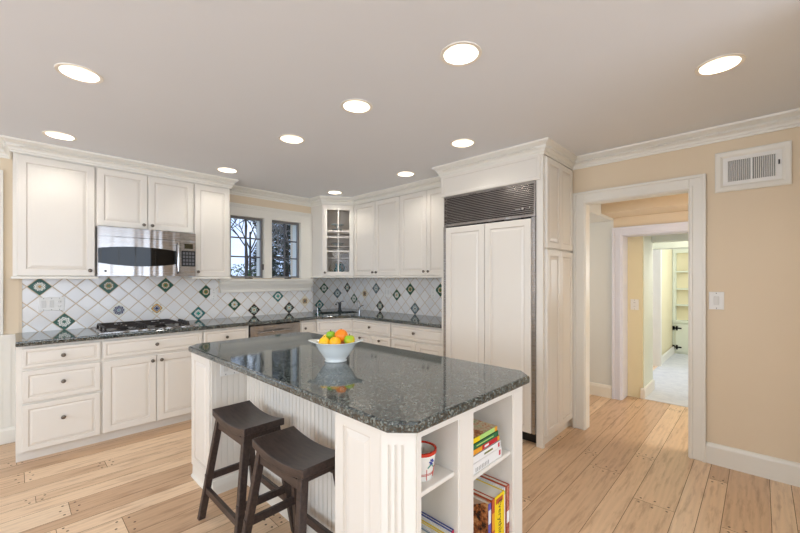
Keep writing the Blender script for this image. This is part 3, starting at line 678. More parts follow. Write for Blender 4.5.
sh = [L2(*p) for p in ((2.90, 4.24), (3.22, 4.02), (XB-.02, 4.02), (XB-.02, YR-.02), (2.91, YR-.02))]
for z in ZS[1:]:
    mb = MB(); mb.rings([[(x, y, z-.016) for x, y in sh], [(x, y, z) for x, y in sh]]); mb.build('shelf', 'cab_in', t)
dx0, dx1, dz0, dz1 = .012, LD-.016, 1.387, 2.332; f = .055
mb = MB()
for q in ((dx0, dx0+f, dz0, dz1), (dx1-f, dx1, dz0, dz1), (dx0+f, dx1-f, dz0, dz0+f), (dx0+f, dx1-f, dz1-f-.01, dz1)): mb.box(q[0], q[1], -.02, -.001, q[2], q[3])
door = mb.build('door', 'cab', t, bevel=.002)
mid = (dx0+dx1)/2; mb = MB(); mb.box(mid-.008, mid+.008, -.018, -.003, dz0+f, dz1-f)
for z in (1.715, 1.905, 1.985): mb.box(dx0+f, dx1-f, -.0175, -.0035, z-.009, z+.009)
mb.build('muntin', 'cab', door)
mb = MB(); mb.box(dx0+f-.004, dx1-f+.004, -.008, -.005, dz0+f-.004, dz1-f+.0); mb.build('pane', 'glass', door)
knob(door, dx0+.025, 1.43, -.02)
mb = MB(); mb.sweep([L2(2.868, YA-.002), (0, 0), (LD, 0)], [(0, 1.361), (.022, 1.361), (.024, 1.372), (.012, 1.381), (0, 1.381)]); mb.build('light_rail', 'trim', t)
# dishes behind the glass
dc = Vector((3.099, 4.175)); dirv = Vector((.58, .815))
def dish(prof, m_, z, name, label, cat, off=(0, 0), n=28, sx=1):
    mb = MB(); mb.lathe(prof, n=n); return tag(mb.build(name, m_, loc=(dc.x+off[0], dc.y+off[1], z), smooth=True), label, cat)
dish([(.03, 0), (.05, .004), (.085, .016), (.088, .016), (.05, .008), (.004, .007)], 'ceramic', 1.98, 'dinner_plate', 'white plate on the top shelf, lowest of its stack', 'plate')
dish([(.03, 0), (.05, .004), (.08, .016), (.083, .016), (.05, .008), (.004, .007)], 'ceramic', 2.001, 'dinner_plate', 'white plate on the top shelf, second from below in its stack', 'plate')
mb = MB(); mb.lathe([(.035, 0), (.012, .01), (.012, .045), (.05, .055), (.085, .065), (.088, .072), (.02, .066)], n=28); tag(mb.build('cake_stand', 'ceramic', loc=(3.10, 4.18, 2.045-.0265), smooth=True), 'small white footed stand on the top shelf of the glass cabinet', 'cake stand')
dish([(.03, 0), (.05, .004), (.088, .018), (.092, .018), (.05, .008), (.004, .007)], 'ceramic', 1.795, 'serving_bowl', 'shallow white bowl on the second shelf of the glass cabinet', 'bowl')
dish([(.03, 0), (.05, .004), (.088, .018), (.092, .018), (.05, .008), (.004, .007)], 'ceramic', 1.8155, 'serving_bowl', 'shallow white bowl nested on top of another on the second shelf', 'bowl')
m = mat('patterned_ceramic', S(225, 215, 205), .2); k = N(m); vo = k.n('ShaderNodeTexVoronoi'); vo.inputs['Scale'].default_value = 45; k.l(k.coord(), vo.inputs['Vector'])
k.l(k.mix(k.m('LESS_THAN', vo.outputs['Distance'], .3), S(232, 224, 212), S(150, 104, 84)), k.b.inputs['Base Color'])
dish([(.035, 0), (.04, .006), (.07, .04), (.085, .075), (.088, .075), (.07, .036), (.03, .01)], m, 1.635, 'patterned_bowl', 'patterned bowl on the third shelf of the glass cabinet', 'bowl')
mb = MB(); mb.lathe([(.105, 0), (.105, .006), (.07, .012), (.004, .012)], 'y', (0, 0, .105), 32)
tag(mb.build('round_platter', flat('tan_platter', 150, 132, 96, .3), loc=(dc.x+.05, dc.y+.075, 1.384), smooth=True), 'tan round platter standing behind the green pitcher', 'platter').rotation_euler = (-.12, 0, an)
t2 = thing('green_pitcher', 'green glazed pitcher on the bottom shelf of the glass cabinet', 'pitcher', (dc.x+.005, dc.y-.005, 1.3845), an)
gm = flat('green_glaze', 44, 92, 80, .15)
mb = MB(); mb.lathe([(.035, 0), (.045, .01), (.058, .05), (.055, .085), (.036, .125), (.034, .145), (.044, .17), (.041, .17), (.03, .145), (.03, .12)], n=24); mb.build('jug', gm, t2, smooth=True)
mb = MB(); mb.tube([(.036, 0, .15), (.07, 0, .155), (.085, 0, .12), (.078, 0, .08), (.055, 0, .055)], .007, 8); mb.build('handle', gm, t2, smooth=True)

# ------------------------------------------------------------------ refrigerator enclosure (panels, valance) and pantry side
XF = 2.923; FY0, FY1 = 1.297, 2.215
t = thing('tall_cabinet', 'cream tall enclosure round the refrigerator with narrow pantry doors on its side', 'cabinet', (0, 0, 0), 0)
mb = MB(); mb.box(XF, XB-.001, 2.216, 2.249, 0, ZC-.002); mb.build('side_panel', 'cab', t)
mb = MB(); mb.box(XF+.02, XB-.001, FY0, 2.216, 2.15, ZC-.002); mb.build('bridge', 'cab', t)
mb = MB(); mb.box(XF, XB-.001, 1.2405, FY0-.001, .085, ZC-.002); mb.box(XF, XF+.03, 1.2405, FY0-.001, 0, .085); mb.box(XF+.03, XB-.001, 1.262, FY0-.001, 0, .085); mb.build('side_panel', 'cab', t)
# valance: local panel facing -x
def facing_x(mb, yl, yr, z0, z1, prof, x, th, gl=()):
    loops = [[(x+th, yl, z0), (x+th, yr, z0), (x+th, yr, z1), (x+th, yl, z1)]]
    for i, d in prof: loops.append([(x+d, yl-i, z0+i), (x+d, yr+i, z0+i), (x+d, yr+i, z1-i), (x+d, yl-i, z1-i)])
    mis = [0]*len(loops)
    for g_ in gl: mis[g_] = 1
    mb.rings(loops, mis=mis)
mb = MB(); facing_x(mb, 2.249, 1.262, 2.142, 2.345, [(0, .003), (.003, 0), (.026, 0), (.029, .004), (.033, .004)], XF-.012, .03, gl=(3,)); mb.box(XF-.005, XF+.02, 1.2405, 2.249, 2.34, ZC-.002); mb.build('valance', ['cab', 'glaze'], t)
for x0, x1, z0, z1 in ((2.957, 3.235, 1.598, 2.325), (3.238, 3.52, 1.598, 2.325), (2.957, 3.235, .09, 1.584), (3.238, 3.52, .09, 1.584)):
    mb = MB(); mb.panel(x1-x0, z1-z0, [(0, .004), (.004, 0), (.048, 0), (.052, .0065), (.058, .0075), (.078, .002), (.082, .002)], x0, z0, 1.2405-.0205, .02, gl=(3, 4)); mb.build('pantry_door', ['cab', 'glaze'], t)
# refrigerator
t = thing('built_in_refrigerator', 'panel-front built-in refrigerator with a metal louvre grille on top', 'refrigerator', (0, 0, 0), 0)
mb = MB(); mb.box(XF+.03, XB-.02, FY0+.002, FY1-.002, .10, 2.138); mb.build('body', 'grille_dark', t)
mb = MB(); mb.box(XF+.06, XF+.1, FY0+.004, FY1-.004, 0, .10); mb.build('toe_grille', 'black', t)
mb = MB(); facing_x(mb, 2.178, 1.757, .102, 1.835, DOORP, XF-.03, .055, gl=(3, 4)); mb.build('door', ['cab', 'glaze'], t)
mb = MB(); facing_x(mb, 1.752, 1.330, .102, 1.835, DOORP, XF-.03, .055, gl=(3, 4)); mb.build('door', ['cab', 'glaze'], t)
for a, b in ((2.180, 2.213), (1.299, 1.328)):
    mb = MB(); mb.box(XF-.018, XF+.028, a, b, .10, 1.848); mb.build('edge_trim', 'steel', t)
mb = MB()
for q in ((FY0+.002, FY0+.014, 1.852, 2.138), (FY1-.014, FY1-.002, 1.852, 2.138), (FY0+.014, FY1-.014, 1.852, 1.868), (FY0+.014, FY1-.014, 2.124, 2.138)): mb.box(XF-.012, XF+.028, *q)
fr_ = mb.build('grille_frame', 'steel', t)
n = 17
for i in range(n):
    z = 1.872+i*(2.118-1.872)/(n-1); mb = MB()
    mb.rings([[(XF-.006, y, z-.002), (XF-.005, y, z+.005), (XF+.018, y, z+.010), (XF+.018, y, z+.007)] for y in (FY0+.014, FY1-.014)]); mb.build('louvre', 'steel', t)
mb = MB(); mb.lathe([(.010, 0), (.010, .004)], 'x', (XF-.016, 1.405, 1.925), 14); mb.lathe([(.006, 0), (.006, .004)], 'x', (XF-.016, 1.345, 1.93), 14); mb.box(XF-.015, XF-.008, 1.425, 1.47, 1.918, 1.926); mb.build('badge', 'chrome', t)

# ------------------------------------------------------------------ island
t = thing('kitchen_island', 'cream beadboard island with bookshelf end and dark granite top', 'kitchen island', (1.25, 1.8, 0))
OX, OY = 1.25, 1.8
def LI(x, y): return (x-OX, y-OY)
def ibox(mb, x0, x1, y0, y1, z0, z1, mi=None): mb.box(x0-OX, x1-OX, y0-OY, y1-OY, z0, z1, mi)
topp = [LI(*p) for p in ((.822, .852), (.89, .777), (1.68, .777), (1.755, .85), (1.755, 2.765), (1.68, 2.84), (.895, 2.84), (.822, 2.762))]
mb = MB(); slab(mb, topp, ZB, ZT, (), .010); mb.build('granite_top', 'granite', t)
IX0, IX1, IY0, IY1 = .852, 1.69, .818, 2.80
mb = MB(); th = .018; zt = ZB-.001
# far block
ibox(mb, IX0+.012, IX1, 2.472, IY1, .09, zt)
ibox(mb, IX0+.03, IX1-.02, 2.485, IY1-.02, 0, .09)
# core behind the beadboard
ibox(mb, 1.094, IX1, 1.165, 2.472, 0, zt)
# near block shell: left panel backing, back wall of the shelves
ibox(mb, IX0+.012, 1.094, 1.112, 1.165, 0, zt); ibox(mb, 1.094, IX1, 1.12, 1.165, 0, zt)
mb.build('body', 'cab', t)
mb = MB()   # bookcase carcass
bx = [(.952, 1.163), (1.268, 1.592)]
ibox(mb, 1.163, 1.181, .838, 1.12, .09, zt-.0); ibox(mb, 1.25, 1.268, .838, 1.12, .09, zt); ibox(mb, 1.592, IX1, .838, 1.12, 0, zt); ibox(mb, .934, .952, .838, 1.12, .0, zt)
ibox(mb, .952, 1.592, .838, 1.12, .0, .095)
ibox(mb, .952, 1.592, .838, 1.12, .825, zt)
# face frame
ibox(mb, 1.163, 1.268, IY0, .838, 0, zt); ibox(mb, 1.592, IX1, IY0, .838, 0, zt); ibox(mb, .93, .952, IY0, .838, 0, zt); ibox(mb, .952, 1.163, IY0, .838, .82, zt); ibox(mb, 1.268, 1.592, IY0, .838, .82, zt)
ibox(mb, .952, 1.163, IY0, .838, 0, .1); ibox(mb, 1.268, 1.592, IY0, .838, 0, .1)
for xa in (1.172, 1.600):   # slim bead beside the openings
    ibox(mb, xa, xa+.006, IY0-.003, IY0, .1, .82)
mb.build('bookcase', 'cab', t)
for (a, b), z, yf in ((bx[0], .620, .832), (bx[1], .557, .826)):
    mb = MB(); ibox(mb, a, b, yf, 1.12, z-.018, z); mb.build('shelf', 'cab', t, bevel=.006, seg=3)
# fluted diagonal pilaster
pa, pb = Vector(LI(IX0, .912)), Vector(LI(.932, IY0)); d = (pb-pa).normalized(); n_ = Vector((-d.y, d.x)); LP = (pb-pa).length
mb = MB(); mb.rings([[(*p, 0) for p in (pa, pb, Vector(LI(.952, .838)), Vector(LI(.934, .95)), Vector(LI(IX0+.012, .95)))], [(*p, zt) for p in (pa, pb, Vector(LI(.952, .838)), Vector(LI(.934, .95)), Vector(LI(IX0+.012, .95)))]])
T = Matrix.Translation((pa.x, pa.y, 0)) @ Matrix.Rotation(math.atan2(d.y, d.x), 4, 'Z')
xs = [0, .012, .028, .040, .052, .064, .076, .088, LP-.004]
fl = [(.026, .036), (.048, .058), (.070, .080)]
edges = [.004]+[e for f_ in fl for e in f_]+[LP-.006]
for a, b in zip(edges[::2], edges[1::2]): mb.box(a, b, -.006, 0, .12, .80, T=T)
mb.box(.004, LP-.006, -.006, 0, .80, zt, T=T); mb.box(.004, LP-.006, -.006, 0, .0, .12, T=T)
mb.build('fluted_pilaster', 'cab', t)
# raised panels on the stool side (facing -x)
def ipanel(x, yl, yr, z0, z1, prof, th=.012):
    mb = MB(); facing_x(mb, yl-OY, yr-OY, z0, z1, prof, x-OX, th, gl=(3, 4)); return mb.build('side_panel', ['cab', 'glaze'], t)
PP = [(0, .002), (.002, 0), (.050, 0), (.053, .008), (.060, .009), (.082, .001), (.085, .001)]
ipanel(IX0, 1.165, .914, .0, zt, PP)
ipanel(IX0, IY1, 2.470, .085, zt, [(0, .002), (.002, 0), (.055, 0), (.058, .008), (.064, .009), (.080, .001), (.083, .001)])
mb = MB(); ibox(mb, IX0+.012, 1.08, 2.462, 2.4715, .09, zt); x = IX0+.035      # beadboard on the end of the far block
while x < 1.07: ibox(mb, x, x+.031, 2.459, 2.462, .09, zt); x += .0365
mb.build('beadboard', 'cab', t)
mb = MB(); ibox(mb, 1.086, 1.0935, 1.1655, 2.461, .0, zt); y = 1.18
while y < 2.44: ibox(mb, 1.0825, 1.086, y, y+.031, .09, zt); y += .0365
mb.build('beadboard', 'cab', t)
mb = MB()
mb.sweep([LI(1.0855, 1.166), LI(1.0855, 2.4615)][::-1], [(0, 0), (-.0, 0), (.016, 0), (.016, .05), (.012, .085), (.004, .09), (0, .09)])
mb.sweep([LI(.865, 2.4585), LI(1.083, 2.4585)], [(0, 0), (.016, 0), (.016, .05), (.008, .085), (0, .09)])
mb.sweep([LI(.868, IY1-.001), LI(.868, 2.459)][::1], [(0, 0), (.02, 0), (.02, .012), (.010, .02), (.008, .085), (0, .085)])
mb.build('base_trim', 'trim', t)
plate('outlet_plate', 'white switch and outlet plate on island beadboard below the granite', (.973, 2.4585, .79), 0, 'ro', .118, .118, 'outlet')

# ------------------------------------------------------------------ bowl with fruit
bc = (1.243, 1.690)
t = thing('fruit_bowl', 'white oval ceramic bowl with flared handles on the island', 'bowl', (bc[0], bc[1], ZT+.0003), -(PI/2-math.radians(43.93)))
def bowl_loop(r, z, n=48, ear=0, lift=0):
    out = []
    for i in range(n):
        a = 2*PI*i/n; c = max(0, abs(math.cos(a)))**14; rad = r*(1+.02*math.cos(6*a)*(lift > 0))+ear*c
        out.append((rad*math.cos(a), rad*math.sin(a)*.92, z+lift*c))
    return out
mb = MB(); mb.rings([bowl_loop(.060, 0), bowl_loop(.062, .006), bowl_loop(.055, .012), bowl_loop(.075, .035), bowl_loop(.097, .068), bowl_loop(.110, .098, ear=.004), bowl_loop(.120, .106, ear=.022, lift=.004), bowl_loop(.124, .109, ear=.030, lift=.006), bowl_loop(.118, .110, ear=.022, lift=.006), bowl_loop(.107, .100, ear=.002), bowl_loop(.092, .068), bowl_loop(.07, .038), bowl_loop(.03, .018)])
mb.build('bowl', 'ceramic', t, smooth='all')
a0 = -(PI/2-math.radians(43.93)); 
def fruit(name, label, cat, lx, ly, lz, r, m_, sx=1, sz=1, tip=False, stem=False):
    wx = bc[0]+lx*math.cos(a0)-ly*math.sin(a0); wy = bc[1]+lx*math.sin(a0)+ly*math.cos(a0)
    root = thing(name, label, cat, (wx, wy, ZT+lz), random.uniform(0, 3), 'fruit in the white bowl'); mb = MB(); pr = []
    for i in range(13):
        a = -PI/2+PI*i/12; rr_ = r*math.cos(a)+.0003; zz = r*sz*math.sin(a)
        if stem and i > 9: zz -= r*.22*(i-9)/3
        if tip and i in (0, 12): zz *= 1.13
        pr.append((rr_, zz))
    mb.lathe(pr, n=20, sx=sx); mb.build('flesh', m_, root, smooth='all')
    mb = MB(); zt_ = pr[-1][1]; mb.tube([(0, 0, zt_-.002), (.001, 0, zt_+(.010 if stem else .0025))], .0022 if stem else .003, 6); mb.build('stem', 'peg' if stem else 'hedge', root)
    if tip: root.rotation_euler = (PI/2, 0, random.uniform(0, 3))
def skin(n, c1, c2, sc=14):
    m_ = mat(n, c1, .38); k = N(m_); v = k.coord(); k.l(k.mix(k.ramp(k.noise(v, sc, 2), [(.35, (0, 0, 0, 1)), (.65, (1, 1, 1, 1))]), c1, c2), k.b.inputs['Base Color']); k.bump(k.noise(v, 250, 1), .15, .001); return m_
LEM = skin('lemon_skin', S(250, 200, 30), S(246, 184, 20)); ORG = skin('orange_skin', S(245, 140, 20), S(240, 128, 14)); GRN = skin('green_apple_skin', S(120, 176, 30), S(150, 190, 40)); MIX = skin('green_yellow_skin', S(120, 190, 30), S(240, 190, 40), 9)
fruit('lemon', 'yellow lemon at the front left of the fruit bowl', 'lemon', -.056, -.040, .108, .030, LEM, tip=False)
fruit('lemon', 'yellow lemon half hidden behind the front left lemon', 'lemon', -.055, .030, .112, .030, LEM)
fruit('green_apple', 'small green apple at the back left of the fruit bowl', 'apple', -.030, .012, .140, .026, GRN, stem=True)
fruit('grapefruit', 'yellow-orange citrus at the front centre of the fruit bowl', 'citrus fruit', .004, -.048, .109, .032, skin('pale_orange_skin', S(252, 190, 24), S(248, 176, 18)))
fruit('orange', 'large orange on top in the middle of the fruit bowl', 'orange', .030, -.002, .138, .037, ORG)
fruit('green_apple', 'green and yellow fruit at the right side of the fruit bowl', 'apple', .078, -.020, .119, .030, MIX, stem=True)
fruit('orange', 'orange lying low at the back of the bowl', 'orange', .035, .060, .100, .030, ORG)

# ------------------------------------------------------------------ saddle stools
def stool(label, cx, cy, rz):
    t = thing('saddle_stool', label, 'stool', (cx, cy, 0), rz, 'dark saddle stools at the island')
    hx, hy, H = .108, .209, .612; mb = MB(); n = 14; loops = []
    for i in range(n+1):
        y = -hy+2*hy*i/n; dip = .026*(1-(y/hy)**2); th = .036
        loops.append([(-hx, y, H-dip-th), (hx, y, H-dip-th), (hx, y, H-dip), (-hx, y, H-dip)])
    mb.rings(loops); mb.build('seat', 'espresso', t, smooth=True, bevel=.003)
    top, bot = {}, {}
    for sx in (-1, 1):
        for sy in (-1, 1):
            a = Vector((sx*.080, sy*.170, H-.045)); b = Vector((sx*.156, sy*.238, 0)); top[sx, sy], bot[sx, sy] = a, b
            mb = MB(); w_, h_ = .036, .030
            lp = lambda c, e=1: [(c.x-w_/2, c.y-h_/2, c.z), (c.x+w_/2, c.y-h_/2, c.z), (c.x+w_/2, c.y+h_/2, c.z), (c.x-w_/2, c.y+h_/2, c.z)]
            mb.rings([lp(b), lp(a)]); mb.build('leg', 'espresso', t, bevel=.003)
    at = lambda sx, sy, z: bot[sx, sy].lerp(top[sx, sy], z/(H-.045))
    for sx in (-1, 1):   # long rails
        for nm, z, h_ in (('apron', H-.062-.02, .040), ('rung', .165, .036)):
            mb = MB(); mb.beam(at(sx, -1, z), at(sx, 1, z), .020, h_, (1, 0, 0)); mb.build(nm, 'espresso', t, bevel=.002)
    for sy in (-1, 1):
        for nm, z, h_ in (('apron', H-.052, .040), ('rung', .235, .036)):
            mb = MB(); e = .012 if nm == 'rung' else 0; p, q = at(-1, sy, z), at(1, sy, z); mb.beam(p-Vector((.02*(e > 0), 0, 0)), q+Vector((.02*(e > 0), 0, 0)), .020, h_, (0, 1, 0)); mb.build(nm, 'espresso', t, bevel=.002)
    return t
stool('dark brown saddle stool further back, beside the island end panel', .896, 2.028, 0)
stool('dark brown saddle stool nearest the camera, partly behind the island corner panel', .880, 1.480, .02)

# ------------------------------------------------------------------ shelf contents
def book_mesh(parent, name, dims, cover, pages=None):
    """block at local origin: x across spine thickness? dims = (x0,x1,y0,y1,z0,z1)"""
PG = flat('paper_pages', 236, 230, 216, .8)
def lying_book(label, x0, x1, y0, y1, z0, z1, spine, cover, rz=0, strips=()):
    t = thing('book', label, 'book', ((x0+x1)/2, (y0+y1)/2, z0), rz, 'books lying on the right shelf'); w_, d_, h = (x1-x0)/2, (y1-y0)/2, z1-z0
    mb = MB(); mb.box(-w_, w_, -d_, d_, 0, .0018); mb.box(-w_, w_, -d_, d_, h-.0022, h-.0004); mb.box(-w_, w_, -d_, -d_+.002, 0, h-.0004); mb.build('cover', cover, t)
    mb = MB(); mb.box(-w_+.003, w_-.003, -d_+.002, d_-.004, .0019, h-.0023); mb.build('pages', PG, t)
    mb = MB(); mb.box(-w_+.0005, w_-.0005, -d_-.0008, -d_, .0005, h-.0008); sp_ = mb.build('spine', spine, t)
    for a, b, z_0, z_1, m_ in strips:
        mb = MB(); mb.box(-w_+a*2*w_, -w_+b*2*w_, -d_-.0014, -d_-.0008, h*z_0, h*z_1); mb.build('spine_print', m_, sp_)
    return t
def standing_book(label, x0, x1, y0, y1, z0, z1, spine, cover, group, strips=(), face=None):
    t = thing('book', label, 'book', ((x0+x1)/2, (y0+y1)/2, z0), 0, group); w_, d_, h = (x1-x0)/2, (y1-y0)/2, z1-z0
    mb = MB(); mb.box(-w_, -w_+.002, -d_, d_, 0, h); mb.box(w_-.002, w_, -d_, d_, 0, h); mb.box(-w_, w_, -d_, -d_+.002, 0, h); mb.build('cover', cover, t)
    mb = MB(); mb.box(-w_+.002, w_-.002, -d_+.002, d_-.004, .003, h-.004); mb.build('pages', PG, t)
    mb = MB(); mb.box(-w_+.0003, w_-.0003, -d_-.0008, -d_, .0005, h-.0005); sp_ = mb.build('spine', spine, t)
    for a, b, m_ in strips:
        mb = MB(); mb.box(-w_*.9, w_*.9, -d_-.0014, -d_-.0008, h*a, h*b); mb.build('spine_print', m_, sp_)
    return t, sp_
food = mat('food_photo_cover', S(170, 110, 60), .3); k = N(food); k.l(k.ramp(k.noise(k.coord(), 28, 3, .7), [(.3, S(120, 50, 24)), (.45, S(206, 128, 62)), (.58, S(226, 214, 180)), (.75, S(120, 150, 50))]), k.b.inputs['Base Color'])
wht = flat('white_cover', 238, 236, 232); red = flat('red_cover', 196, 28, 44); dgr = flat('dark_green_cover', 22, 104, 62); lgr = flat('light_green_spine', 176, 214, 120); orn = flat('orange_cover', 236, 160, 40)
yel = flat('yellow_cover', 244, 212, 20); pur = flat('purple_cover', 104, 92, 168); rst = flat('rust_cover', 190, 82, 40); blk = flat('print_black', 50, 44, 44); blu = flat('blue_cover', 70, 84, 150); gbl = flat('grey_blue_cover', 150, 168, 176); mag = flat('magenta_cover', 190, 30, 70); ltg = flat('pale_grey_print', 168, 164, 160); olv = flat('olive_print', 120, 122, 60)
zb = .5575; YS = .835
lying_book('thick white book with red emblem at the bottom of the shelf stack', 1.28, 1.522, YS, 1.05, zb, .600, wht, wht, 0, [(.90, .955, .25, .75, red)]+[(.12+.05*i, .145+.05*i, .12, .50, ltg) for i in range(9)])
lying_book('white book with green lettering and red emblem, second from stack bottom', 1.285, 1.513, YS, 1.04, .6004, .631, wht, wht, 0, [(.90, .955, .2, .8, red), (.40, .70, .35, .6, olv)])
lying_book('red-spined cookbook with orange ends in the middle of the stack', 1.285, 1.508, YS+.004, 1.03, .6314, .653, red, orn, 0, [(.93, 1, .05, .95, orn), (0, .36, .05, .95, orn), (.45, .6, .3, .7, wht)])
lying_book('dark green book second from the top of the shelf stack', 1.29, 1.498, YS+.003, 1.02, .6534, .677, dgr, blk, 0, [(.15, .8, .4, .6, lgr)])
lying_book('cookbook with a food photo cover on top of the stack', 1.29, 1.492, YS+.006, 1.02, .6774, .699, lgr, food, 0, [(.9, 1, .05, .95, orn), (.0, .3, .05, .95, yel)])
G2 = 'books standing in the lower right bay'; zb = .0955
pfood = mat('roast_photo_cover', S(60, 44, 38), .3); k = N(pfood); s_ = k.n('ShaderNodeSeparateXYZ'); k.l(k.coord(), s_.inputs[0])
k.l(k.mix(k.m('GREATER_THAN', k.m('ADD', s_.outputs[2], k.m('MULTIPLY', s_.outputs[1], .55)), .235), k.ramp(k.noise(k.coord(), 30, 3, .7), [(.4, S(34, 28, 26)), (.52, S(190, 112, 60)), (.65, S(230, 180, 120))]), S(200, 172, 148)), k.b.inputs['Base Color'])
standing_book('tall book with a roast photo on its cover and purple spine', 1.408, 1.431, YS, 1.08, zb, .388, pur, pfood, G2, [(.7, .9, wht)])
standing_book('rust orange book right of the purple-spined one', 1.4325, 1.457, YS-.003, 1.08, zb, .395, rst, rst, G2, [(.55, .8, orn)])
t, sp_ = standing_book('thick yellow book with black lettering on its spine', 1.459, 1.546, YS, 1.09, zb, .392, yel, yel, G2)
text_mesh('spine_lettering', 'Everything', .042, blk, sp_, (.005, -.12835, .185), (PI/2, PI/2, 0))
mb = MB(); mb.box(-.03, .03, -.1284, -.1276+.0, .262, .285); mb.build('spine_print', rst, sp_)
standing_book('white book between the yellow and the red patterned book', 1.5475, 1.5625, YS+.004, 1.08, zb, .398, wht, wht, G2, [(.9, .96, lgr)])
m = mat('red_floral_cover', S(170, 60, 50), .5); k = N(m); k.l(k.ramp(k.noise(k.coord(), 60, 2), [(.4, S(150, 46, 40)), (.55, S(210, 140, 110)), (.62, S(160, 60, 50))]), k.b.inputs['Base Color'])
standing_book('red patterned book against the right wall of the island shelf', 1.564, 1.5895, YS-.002, 1.07, zb, .405, m, rst, G2, [(.45, .62, wht)])
G3 = 'books standing in the lower left bay'
for (x0, x1, z1, c, s_, lb) in ((1.146, 1.160, .402, blu, mag, 'blue book with a magenta spine against the divider'), (1.130, 1.145, .398, wht, wht, 'white book second from the divider in the lower left bay'), (1.116, 1.129, .395, yel, yel, 'yellow book third from the divider in the lower left bay'),
      (1.100, 1.115, .393, wht, lgr, 'white book with a pale green spine in the lower left bay'), (1.074, 1.099, .388, gbl, gbl, 'grey-blue book in the lower left bay'), (1.045, 1.073, .386, wht, wht, 'thick white book leftmost of the visible lower left books'), (1.02, 1.044, .384, gbl, ltg, 'pale grey book half hidden by the island pilaster')):
    standing_book(lb, x0, x1, .835, 1.06, zb, z1, s_, c, G3)
# painted cup
cx, cy = 1.05, .905
m = mat('white_glaze_painted', S(238, 234, 224), .2)
t = thing('ceramic_planter', 'white ceramic pot with red rim and blue flower on the island shelf', 'pot', (cx, cy, .6203), -(PI/2-math.radians(43.93))-.50)
mb = MB(); mb.lathe([(.040, 0), (.042, .004), (.050, .055), (.0575, .100), (.0575, .104), (.052, .104), (.044, .05), (.036, .01), (.004, .008)], n=40); mb.build('pot', m, t, smooth=True)
mb = MB(); mb.lathe([(.0572, .094), (.0592, .096), (.0592, .106), (.0515, .106), (.0515, .098)], n=40, cap0=False, cap1=False); mb.build('rim', flat('red_glaze', 204, 52, 30, .25), t, smooth=True)
def onpot(a, z): r = .0425+(z/.1)*.0155; return (r*math.sin(a), -r*math.cos(a), z)
def decal(name, pts, m_, r, cl=False):
    mb = MB(); mb.tube([onpot(*p) for p in pts], r, 6); return mb.build(name, m_, t)
rg, bg_, gg = flat('red_brush', 206, 70, 50), flat('blue_brush', 62, 78, 160), flat('green_brush', 90, 150, 130)
for z in (.022, .027): decal('painted_stripe', [(2*PI*i/24, z) for i in range(25)], rg, .0009)
for a in (-2.2, -1.3, .0, .9, 1.9): decal('painted_stripe', [(a+.05, .004), (a, .045)], rg, .0012)
for a in (-2.4, -1.2, .02, 1.25, 2.5):
    mb = MB()
    for q in range(6):
        w1 = q*PI/3; mb.tube([onpot(a+.05*math.cos(w1), .072+.003*math.sin(w1)), onpot(a+.19*math.cos(w1), .072+.011*math.sin(w1))], [.0018, .003], 6)
    mb.build('painted_flower', bg_, t)
    decal('painted_leaf', [(a-.05, .060), (a-.28, .050)], gg, .0025); decal('painted_leaf', [(a+.05, .060), (a+.28, .050)], gg, .0025)

# ------------------------------------------------------------------ recessed ceiling lamps
where = ['nearest the left edge of the photo', 'above the left wall cabinets, beside their crown', 'above the cabinet left of the window', 'between the left cabinets and the island', 'above the middle of the island',
         'in the far corner above the glass cabinet', 'in front of the right wall cabinets', 'in front of the refrigerator grille', 'largest, above the near end of the island', 'rightmost, in front of the doorway wall']
proto = None
for (lx, ly), wh in zip(LIGHTS, where):
    if proto is None:
        t = thing('recessed_light', '', 'ceiling light', (lx, ly, ZC), 0, 'recessed ceiling lights')
        mb = MB(); mb.lathe([(.082, .004), (.082, -.002), (.099, -.004), (.100, -.0015), (.100, -.0003)], n=36, cap0=False, cap1=False); mb.build('trim_ring', 'can', t, smooth=True)
        mb = MB(); mb.lathe([(.082, .0), (.078, .02), (.068, .06), (.066, .10)], n=36, cap0=False, cap1=False); mb.build('reflector', 'can', t, smooth=True)
        mb = MB(); mb.lathe([(.064, .096), (.064, .090), (.05, .084), (.02, .080), (.001, .079)], n=28, cap0=True, cap1=False); mb.build('bulb', 'bulb', t, smooth=True)
        proto = t
    else: t = copy_tree(proto); t.location = (lx, ly, ZC)
    t['label'] = 'lit round recessed ceiling light ' + wh
    l = bpy.data.lights.new('lamp_light', 'SPOT'); l.energy = LAMP_W; l.color = LAMP_C; l.spot_size = math.radians(136); l.spot_blend = .5; l.shadow_soft_size = .05
    o = bpy.data.objects.new('lamp_light', l); COL.objects.link(o); o.location = (lx, ly, ZC+.072) 

# ------------------------------------------------------------------ air vent
t = thing('air_vent', 'white return-air register high on the peach wall above the light switch', 'air vent', (XB, .0435, 2.112), -PI/2)
mb = MB(); w_, h_ = .386, .285
mb.rings([[(sx*w_/2+sx*i*-1, yy, sz*h_/2+sz*i*-1) for sx, sz in ((-1, -1), (1, -1), (1, 1), (-1, 1))] for i, yy in ((0, -.0003), (0, -.018), (.008, -.022), (.03, -.02), (.045, -.012), (.045, -.0003))], False, False)
mb.build('wood_frame', 'trim', t)
mb = MB(); iw, ih = w_-.09, h_-.09
fr2 = [(-iw/2, iw/2, -ih/2, -ih/2+.024), (-iw/2, iw/2, ih/2-.024, ih/2), (-iw/2, -iw/2+.026, -ih/2+.024, ih/2-.024), (iw/2-.03, iw/2, -ih/2+.024, ih/2-.024), (-.006, .006, -ih/2+.024, ih/2-.024)]
for a, b, c, d in fr2: mb.box(a, b, -.014, -.006, c, d)
reg = mb.build('register', 'white_plastic', t, bevel=.001)
mb = MB(); mb.box(-iw/2, iw/2, -.003, -.0008, -ih/2, ih/2); mb.build('duct_opening', flat('duct_dark', 96, 92, 84), t)
